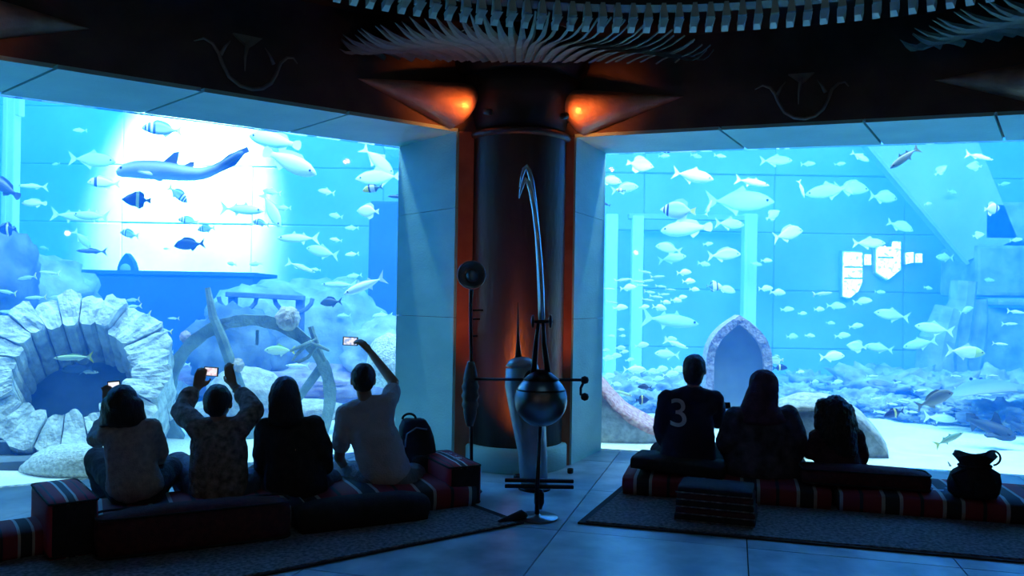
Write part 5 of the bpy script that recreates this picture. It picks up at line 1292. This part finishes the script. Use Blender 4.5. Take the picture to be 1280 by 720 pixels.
# ---- distinct fish, each with a label of its own
D = [
 (203,162,45,-1,0,'bream','striped',8.6,'blue banded fish with a yellow tail at the top of the bright shaft'),
 (171,250,33,-1,0,'disc','angel',8.6,'dark blue angelfish with a pale bar left of the bright shaft, below the shark'),
 (222,243,33,1,-38,'bream','striped',9.0,'banded fish diving to the right just below the shark'),
 (236,276,24,-1,4,'bream','striped',9.6,'upper of two small banded fish right in the bright shaft'),
 (258,286,25,-1,-6,'bream','striped',9.6,'lower of two small banded fish at the right of the bright shaft'),
 (237,306,40,-1,-6,'bream','surgeon',9.0,'slate blue fish low in the bright shaft'),
 (162,293,27,-1,10,'bream','striped',9.6,'banded fish at the lower left of the bright shaft'),
 (115,200,56,1,-2,'jack','pale',11,'pale ghostly jack left of the shark head'),
 (130,229,36,-1,0,'bream','whitebar',9.4,'white fish with a dark face band left of the shark'),
 (93,271,56,1,-6,'tuna','pale',10.6,'pale tuna swimming right, tail to tail beside another one'),
 (114,270,52,-1,4,'tuna','white',10.4,'bright tuna swimming left in the upper left of the left window'),
 (103,299,28,1,-48,'jack','pale',11,'pale jack diving between the tuna pair and the dark slim fish'),
 (115,314,33,-1,0,'slim','surgeon',9.2,'slim dark fish below the tuna pair'),
 (43,254,32,-1,0,'grouper','silver',10,'plump silver fish near the left post'),
 (41,233,34,-1,0,'slim','pale',10.2,'slim pale fish just above the plump silver one'),
 (4,233,52,-1,32,'grouper','surgeon',8.0,'large dark-bellied fish cut off by the left edge'),
 (9,287,26,-1,0,'disc','angel',8.8,'dark angelfish with a yellow bar at the left edge'),
 (302,262,58,1,-4,'tuna','silver',10,'silver tuna right of the bright shaft'),
 (339,262,50,1,-58,'jack','silver',10,'silver jack diving steeply right of the bright shaft'),
 (326,279,22,-1,10,'bream','striped',9.6,'small banded fish under the diving silver jack'),
 (362,203,76,1,-24,'grouper','silver',9.2,'large pale grouper nosing down to the right near the top of the left window'),
 (344,176,66,-1,10,'grouper','pale',10.2,'big ghostly fish half hidden above the large grouper'),
 (472,201,48,1,-38,'jack','pale',11,'hazy jack diving near the top right of the left window'),
 (474,222,56,-1,-8,'jack','silver',11,'pale jack swimming left by the upper jamb corner'),
 (466,236,27,-1,-12,'bream','clown',8.7,'small yellow-faced banded fish near the left window jamb'),
 (498,246,26,-1,0,'slim','surgeon',9,'dark slim fish half hidden by the left window jamb'),
 (460,264,30,-1,2,'disc','white',9.6,'white disc-shaped fish near the left window jamb'),
 (373,298,50,-1,-2,'tuna','silver',10.4,'silver tuna in the middle of the left window'),
 (403,315,44,-1,12,'jack','pale',11.4,'hazy jack below the mid-window tuna'),
 (376,334,36,1,-20,'slim','silver',10.8,'slim silver fish slanting down above the sunken frame'),
 (456,357,56,-1,-24,'tuna','white',9.0,'bright white tuna nosing down left above the raised phone'),
 (414,378,30,-1,-6,'bream','surgeon',9.0,'dark blue fish left of the bright white tuna'),
 (424,356,46,-1,0,'slim','pale',11.5,'long pale fish left of the bright white tuna'),
 (350,438,36,-1,0,'jack','yellowgreen',9.0,'yellow-green fish seen inside the stone wheel'),
 (372,457,28,-1,0,'slim','white',9.2,'white fish under the yellow-green one inside the stone wheel'),
 (92,447,44,-1,-2,'slim','yellowgreen',7.7,'large yellow-green fish in front of the hole of the stone ring'),
 (97,461,36,-1,-4,'jack','surgeon',7.9,'blue fish just below the large yellow-green one in the stone ring'),
 (111,465,27,1,0,'slim','silver',8.0,'slim silver fish in the hole of the stone ring'),
 (205,431,20,-1,-14,'bream','brown',8.6,'small dark brown fish right of the stone ring'),
 (866,220,50,1,-12,'jack','white',10,'bright white jack near the top left of the right window'),
 (940,228,42,1,-12,'tuna','silver',10.4,'silver tuna right of the bright white jack'),
 (800,206,34,1,-12,'disc','silver',11,'pale deep-bodied fish left of the bright white jack'),
 (762,226,30,1,-10,'bream','pale',11.2,'pale fish tucked against the right window jamb'),
 (781,236,34,1,8,'bream','pale',11.4,'pale fish beside the small yellow one near the right jamb'),
 (776,238,13,-1,0,'bream','clown',9.5,'tiny yellow fish near the right jamb'),
 (757,255,13,-1,20,'slim','surgeon',9,'tiny dark fish touching the right jamb'),
 (848,263,42,-1,4,'disc','parade',9.6,'colourful angelfish with a white face bar, dark fins and a yellow tail'),
 (858,286,60,-1,-4,'grouper','pale',11.2,'plump pale grouper below the colourful angelfish'),
 (836,311,34,-1,10,'bream','pale',12,'ghostly fish left below the plump pale grouper'),
 (840,323,36,1,10,'jack','pale',12.2,'ghostly jack under another pale fish above the small school'),
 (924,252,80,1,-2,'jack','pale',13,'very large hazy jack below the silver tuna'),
 (886,260,22,1,70,'slim','silver',11.4,'slim silver fish swimming upright beside the large hazy jack'),
 (912,280,40,1,-2,'jack','pale',12.2,'hazy jack near the top of the pale post'),
 (905,319,42,1,4,'bream','silver',11.0,'silver bream left of the pale post'),
 (985,293,44,1,14,'bream','silver',10.6,'hump-backed silver bream right of the pale post'),
 (966,269,22,1,30,'disc','pale',12,'small ghostly fish above the hump-backed bream'),
 (1002,236,24,1,-70,'slim','white',11,'white fish hanging nearly upright at the top of the right window'),
 (970,201,40,1,0,'jack','pale',13,'hazy fish close under the top edge of the right window'),
 (1036,239,54,-1,-8,'jack','pale',12.6,'hazy jack swimming left at the top centre of the right window'),
 (1064,236,48,1,-2,'bream','pale',12.8,'hazy round fish overlapping the jack at the top centre'),
 (1075,196,24,1,-30,'jack','pale',12.4,'hazy small fish near the top edge above the lit windows'),
 (1104,247,40,1,-4,'bream','pale',12.8,'hazy deep-bodied fish left of the diagonal rib'),
 (1131,197,48,-1,-36,'tuna','olive',8.1,'dark olive fish nosing down left at the top right of the right window'),
 (1176,213,18,1,40,'disc','silver',12,'small pale fish right of the dark olive fish'),
 (1224,196,36,1,-12,'slim','white',10.5,'slim white fish near the top right corner'),
 (1218,208,20,-1,0,'disc','pale',12,'small pale round fish under the slim white one'),
 (1240,261,26,1,6,'disc','whitebar',9.2,'white round fish with a dark stripe at the right side'),
 (1223,294,16,1,10,'disc','pale',11.5,'small pale round fish below the white round one'),
 (1181,322,28,-1,0,'jack','pale',13,'hazy jack at the foot of the diagonal rib'),
 (1086,304,40,1,0,'jack','silver',11.4,'silver jack just above the lit windows'),
 (1125,283,34,1,-20,'bream','pale',13,'very faint fish above the shield-shaped lit window'),
 (1040,446,32,1,4,'bream','white',10,'white bream left of centre low in the right window'),
 (1071,433,26,-1,6,'disc','silver',10.6,'silver round fish above right of the white bream'),
 (1099,435,34,-1,8,'jack','pale',12,'hazy fish right of the silver round fish'),
 (1115,394,44,-1,8,'jack','silver',11.8,'silver jack swimming left in the middle of the right window'),
 (1168,411,42,-1,8,'jack','silver',11.2,'silver jack swimming left toward the rock pillars'),
 (1150,430,40,-1,-14,'jack','pale',12.2,'hazy jack below the one near the rock pillars'),
 (1207,440,50,1,-4,'jack','yellowhead',9.4,'silver jack with a yellow-green head at the lower right'),
 (1208,388,20,1,20,'bream','pale',12,'small pale fish on the rock pillars'),
 (1118,517,30,-1,-12,'bream','angel',8.3,'dark blue fish with a yellow patch over the white sand'),
 (1168,500,48,1,24,'bream','brown',8.3,'olive brown surgeonfish rising to the right over the sand'),
 (1186,549,36,1,30,'tuna','green',8.0,'green fish rising to the right above the bag'),
 (1176,523,46,1,-6,'tuna','pale',9.6,'pale fish between the brown surgeonfish and the green fish'),
 (1138,580,9,-1,0,'bream','surgeon',7.6,'tiny dark fish close to the sand by the glass'),
 (1188,583,15,-1,60,'slim','brown',7.4,'tiny upright brown fish close to the sand left of the bag'),
 (893,358,22,1,0,'disc','clown',10.4,'small butterflyfish in mid-water right of the school'),
 (907,362,26,1,-14,'bream','silver',11,'silver fish right behind the small butterflyfish'),
 (838,401,76,1,-6,'tuna','pale',12.4,'long hazy fish below the small school'),
 (845,430,34,1,-18,'slim','white',10.4,'white slim fish slanting down left of the boy'),
 (834,443,34,-1,4,'jack','pale',11.4,'hazy jack left of the boy'),
 (793,462,30,1,0,'jack','white',9.6,'white fish low beside the right jamb, above the pink-rimmed stone'),
 (777,491,26,1,-14,'slim','yellowgreen',8.9,'yellow-brown slim fish over the pink-rimmed stone'),
 (806,484,18,-1,0,'bream','surgeon',8.8,'small dark fish over the pink-rimmed stone'),
 (803,500,18,1,0,'disc','angel',8.9,'small blue fish under the dark one by the pink-rimmed stone'),
 (970,450,20,-1,0,'disc','yellowgreen',9.4,'yellow-green fish at the right shoulder of the stone niche'),
 (975,460,20,1,0,'bream','angel',9.4,'small blue fish at the right shoulder of the stone niche'),
 (1028,367,22,1,6,'slim','yellowgreen',9.8,'small yellow-green fish left of the tall lit window'),
]
for x,y,l,f_,t,sh_,m_,Y,lb_ in D: fish(x,y,l,f_,t,sh_,m_,Y,lb_)
# ---- schools, members that nothing tells apart
def school(pts, sh_, m_, Y, label, grp, l=17, f_=-1, jit=.8):
    base = label; xs = sorted(range(len(pts)), key=lambda i: (pts[i][0], pts[i][1]))
    for iq, q in enumerate(pts):
        label = base+', '+ORD[xs.index(iq)]+' from the left'
        fish(q[0], q[1], q[2] if len(q) > 2 else l*random.uniform(.85, 1.15), (q[3] if len(q) > 3 else f_), random.uniform(-10, 10), sh_, m_, Y+random.uniform(-jit, jit), label, grp, small=True)
school([(62,341,26),(34,347,28),(73,371,27),(9,365,26),(12,390,26),(122,384,30),(166,375,22),(166,383,22),(174,394,32),(160,402,34),(205,413,22),(187,404,18),(44,397,24),(84,389,26),(100,398,34),(66,399,24),(217,398,16),(45,372,24)], 'slim', 'yellowgreen', 8.9, 'small yellow-green fish schooling over the tilted stone ring', 'yellow-green school over the stone ring', 22, -1, .5)
school([(135,498,12),(190,522,17),(203,482,20),(178,520,12),(228,455,18),(210,440,16),(160,430,14),(200,520,12)], 'jack', 'silver', 9.4, 'small silver fish between the stone ring and the stone wheel', 'silver fish left of the wheel', 15)
school([(806,340,17),(822,346,18),(797,352,18),(809,351,17),(761,361,16),(765,378,16),(812,365,16),(820,371,17),(810,375,16),(778,350,22),(803,357,14),(826,358,14),(830,368,15),(838,362,14)], 'slim', 'yellowgreen', 10.2, 'small yellow-green fish in the school left of the niche', 'yellow-green school in the right window', 17, 1, .4)
school([(785,360,20),(775,385,20),(824,385,20),(805,384,14),(845,376,16),(855,341,20),(861,352,18),(852,372,14),(868,362,14),(832,378,14)], 'bream', 'white', 10.6, 'small white fish in the school left of the niche', 'white school in the right window', 17, 1, .5)
school([(776,412,9),(778,420,9),(775,435,14),(769,445,16),(759,448,18),(802,432,18),(838,424,16),(760,470,18),(815,465,20),(826,462,20),(800,477,14),(780,440,12),(838,468,20),(757,438,12),(787,450,12),(822,474,16),(848,462,20),(770,480,14),(764,420,10),(792,474,16)], 'bream', 'silver', 10.4, 'small silver fish low beside the right jamb', 'silver fish low by the right jamb', 15, 1, .8)
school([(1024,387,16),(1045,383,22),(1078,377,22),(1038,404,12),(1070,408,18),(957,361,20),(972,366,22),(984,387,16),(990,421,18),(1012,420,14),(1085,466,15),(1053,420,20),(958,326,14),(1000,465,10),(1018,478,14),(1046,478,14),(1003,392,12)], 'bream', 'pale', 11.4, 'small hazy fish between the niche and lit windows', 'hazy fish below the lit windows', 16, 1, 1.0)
school([(1230,494,22),(1212,514,22),(1130,500,16),(1115,505,14),(1095,498,14),(1150,488,16),(1090,470,14),(1122,478,12),(1250,430,18),(1262,405,20),(1240,470,18),(1100,515,18),(1140,515,14),(1200,485,14),(1195,470,12),(1270,390,24),(1145,540,14),(1120,545,12)], 'slim', 'silver', 10.0, 'small silver fish over the reef rocks at the lower right', 'silver fish over the right reef', 16, 1, .7)
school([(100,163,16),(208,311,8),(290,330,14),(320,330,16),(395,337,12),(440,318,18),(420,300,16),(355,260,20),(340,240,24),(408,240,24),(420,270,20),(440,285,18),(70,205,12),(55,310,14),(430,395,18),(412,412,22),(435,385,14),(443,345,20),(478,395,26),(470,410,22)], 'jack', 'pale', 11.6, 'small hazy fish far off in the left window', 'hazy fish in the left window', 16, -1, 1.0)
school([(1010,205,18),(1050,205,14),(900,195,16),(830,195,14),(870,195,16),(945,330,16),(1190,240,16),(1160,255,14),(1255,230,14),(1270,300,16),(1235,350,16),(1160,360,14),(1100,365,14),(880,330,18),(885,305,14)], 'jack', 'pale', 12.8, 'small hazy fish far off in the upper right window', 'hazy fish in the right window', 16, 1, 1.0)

# ---- sharks
def shark(pts, rad, flat, label, m_='shark', dors=(3, 5), tk=1.0):
    """pts: spine from nose to tail as world points"""
    o = empty('shark', pts[2], 0, label, 'shark'); c0 = V(pts[2]); pts = [V(q)-c0 for q in pts]
    bm = bmesh.new(); rings = []; n = 14
    for i, q in enumerate(pts):
        t = (pts[min(i+1, len(pts)-1)]-pts[max(i-1, 0)]).normalized(); s_ = t.cross(UP).normalized(); u_ = s_.cross(t).normalized()
        rings.append([bm.verts.new(q+s_*cos(2*pi*k/n)*rad[i]*flat+u_*math.sin(2*pi*k/n)*rad[i]) for k in range(n)])
    for a, b in zip(rings, rings[1:]):
        for k in range(n): bm.faces.new((a[k], a[(k+1) % n], b[(k+1) % n], b[k]))
    bm.faces.new(rings[0][::-1]); bm.faces.new(rings[-1]); bmesh.ops.recalc_face_normals(bm, faces=bm.faces)
    bmesh.ops.subdivide_edges(bm, edges=[e for e in bm.edges], cuts=1, use_grid_fill=True, smooth=.6)
    obj('body', bm, FM[m_], o, True)
    def ax(i):
        t = (pts[min(i+1, len(pts)-1)]-pts[max(i-1, 0)]).normalized(); s_ = t.cross(UP).normalized(); return t, s_, s_.cross(t).normalized()
    for i, h in zip(dors, (1.5, .9)):
        t, s_, u_ = ax(i); b = pts[i]+u_*rad[i]*.8; r_ = max(rad[i], .04)
        obj('dorsal_fin', slab([b-t*r_*.9, b+t*r_*.35+u_*r_*h*.9, b+t*r_*.9+u_*r_*h, b+t*r_*.75+u_*r_*.2, b+t*r_*1.0], s_*.015), FM[m_], o)
    t, s_, u_ = ax(2)
    for e in (-1, 1):
        b = pts[2]+s_*e*rad[2]*flat*.8-u_*rad[2]*.4; r_ = rad[2]
        obj('pectoral_fin', slab([b-t*r_*.5, b+s_*e*r_*1.5+t*r_*.9-u_*r_*.5, b+s_*e*r_*1.1+t*r_*1.4-u_*r_*.5, b+t*r_*.7], u_*.016), FM[m_], o)
        bm = bmesh.new(); bmesh.ops.create_uvsphere(bm, u_segments=8, v_segments=6, radius=.014)
        t0, s0, u0 = ax(0); obj('eye', bm, EYEM, o, True, pts[1]-(pts[1]-pts[0])*.35+s0*e*rad[1]*flat*.72+u0*rad[1]*.45)
    i = len(pts)-3; t, s_, u_ = ax(i)
    b = pts[i]; e_ = pts[-1]; r_ = rad[2]*tk
    tt, st_, ut = ax(len(pts)-1)
    obj('tail_fin', slab([pts[-3]+ut*rad[-3]*.5, pts[-2]+ut*r_*.55, e_+tt*r_*.7+ut*r_*.25, e_+tt*r_*.55-ut*r_*.35, e_-ut*r_*.25, pts[-2]-ut*r_*.8, pts[-3]-ut*rad[-3]], st_*.014), FM[m_], o)
    return o
YK = 8.5
k_ = YK/F
shark([P(x, y, YK+d) for x, y, d in ((146, 217, -.1), (158, 213, -.07), (180, 212, -.03), (212, 214, 0), (234, 217, .03), (252, 217, .06), (270, 211, .1), (289, 199, .14), (304, 190, .18))],
      [3*k_, 8.5*k_, 11.5*k_, 11*k_, 9*k_, 7.5*k_, 6*k_, 4.5*k_, 2.5*k_], 1.1, 'slate blue shark gliding left across the bright shaft of light', dors=(3, 4))
for (dx, lab, pp) in ((0, 'dark shark resting over the sand left of the other one, tail fin raised', [(1268, 548), (1262, 545), (1252, 541), (1242, 536), (1234, 532), (1227, 530), (1221, 528), (1216, 526), (1213, 524)]),
                      (1, 'dark shark resting at the right edge of the window, tail fin raised', [(1335, 556), (1325, 552), (1312, 548), (1298, 543), (1288, 539), (1280, 536), (1273, 533), (1268, 530), (1264, 527)])):
    Yk = 8.25+.35*dx; k_ = Yk/F
    shark([P(x, y, Yk+i*.05) for i, (x, y) in enumerate(pp)], [2.5*k_, 7*k_, 9.5*k_, 9*k_, 7.5*k_, 6*k_, 4.5*k_, 3.5*k_, 2*k_], 1.15, lab, 'darkshark', dors=(3, 6), tk=1.9)
# broad ray resting low at the right
rc = P(1240, 484, 9.6)
ry = empty('stingray', rc, R(10), 'broad pale stingray gliding over the reef at the lower right', 'ray')
bm = bmesh.new(); nU, nW = 20, 10; top_ = []; bot_ = []
for i in range(nU+1):
    u_ = -1+2*i/nU; rt, rb = [], []
    ch = (1-abs(u_))**.7*.42+.012
    for j in range(nW+1):
        v_ = -1+2*j/nW
        th = .09*(1-u_*u_)**1.2*(1-v_*v_)**.7+.003
        z = .10*(abs(u_)**1.6)*-1
        rt.append(bm.verts.new((u_*.62, v_*ch-.1*abs(u_), z+th))); rb.append(bm.verts.new((u_*.62, v_*ch-.1*abs(u_), z-th*.5)))
    top_.append(rt); bot_.append(rb)
for i in range(nU):
    for j in range(nW):
        bm.faces.new((top_[i][j], top_[i+1][j], top_[i+1][j+1], top_[i][j+1])); bm.faces.new((bot_[i][j], bot_[i][j+1], bot_[i+1][j+1], bot_[i+1][j]))
    bm.faces.new((top_[i][0], bot_[i][0], bot_[i+1][0], top_[i+1][0])); bm.faces.new((top_[i][nW], top_[i+1][nW], bot_[i+1][nW], bot_[i][nW]))
for i in (0, nU):
    for j in range(nW):
        q_ = (top_[i][j], top_[i][j+1], bot_[i][j+1], bot_[i][j]); bm.faces.new(q_ if i == 0 else q_[::-1])
bmesh.ops.recalc_face_normals(bm, faces=bm.faces)
obj('body', bm, FM['raygrey'], ry, True)
obj('tail', tube([V((0, -.40, 0)), V((.05, -.7, .02)), V((.12, -1.0, .03))], [.03, .018, .006], 8), FM['raygrey'], ry, True)
for s in (-1, 1):
    bm = bmesh.new(); bmesh.ops.create_uvsphere(bm, u_segments=8, v_segments=6, radius=.02); obj('eye', bm, EYEM, ry, True, (s*.07, .26, .075))
bpy.context.view_layer.update()
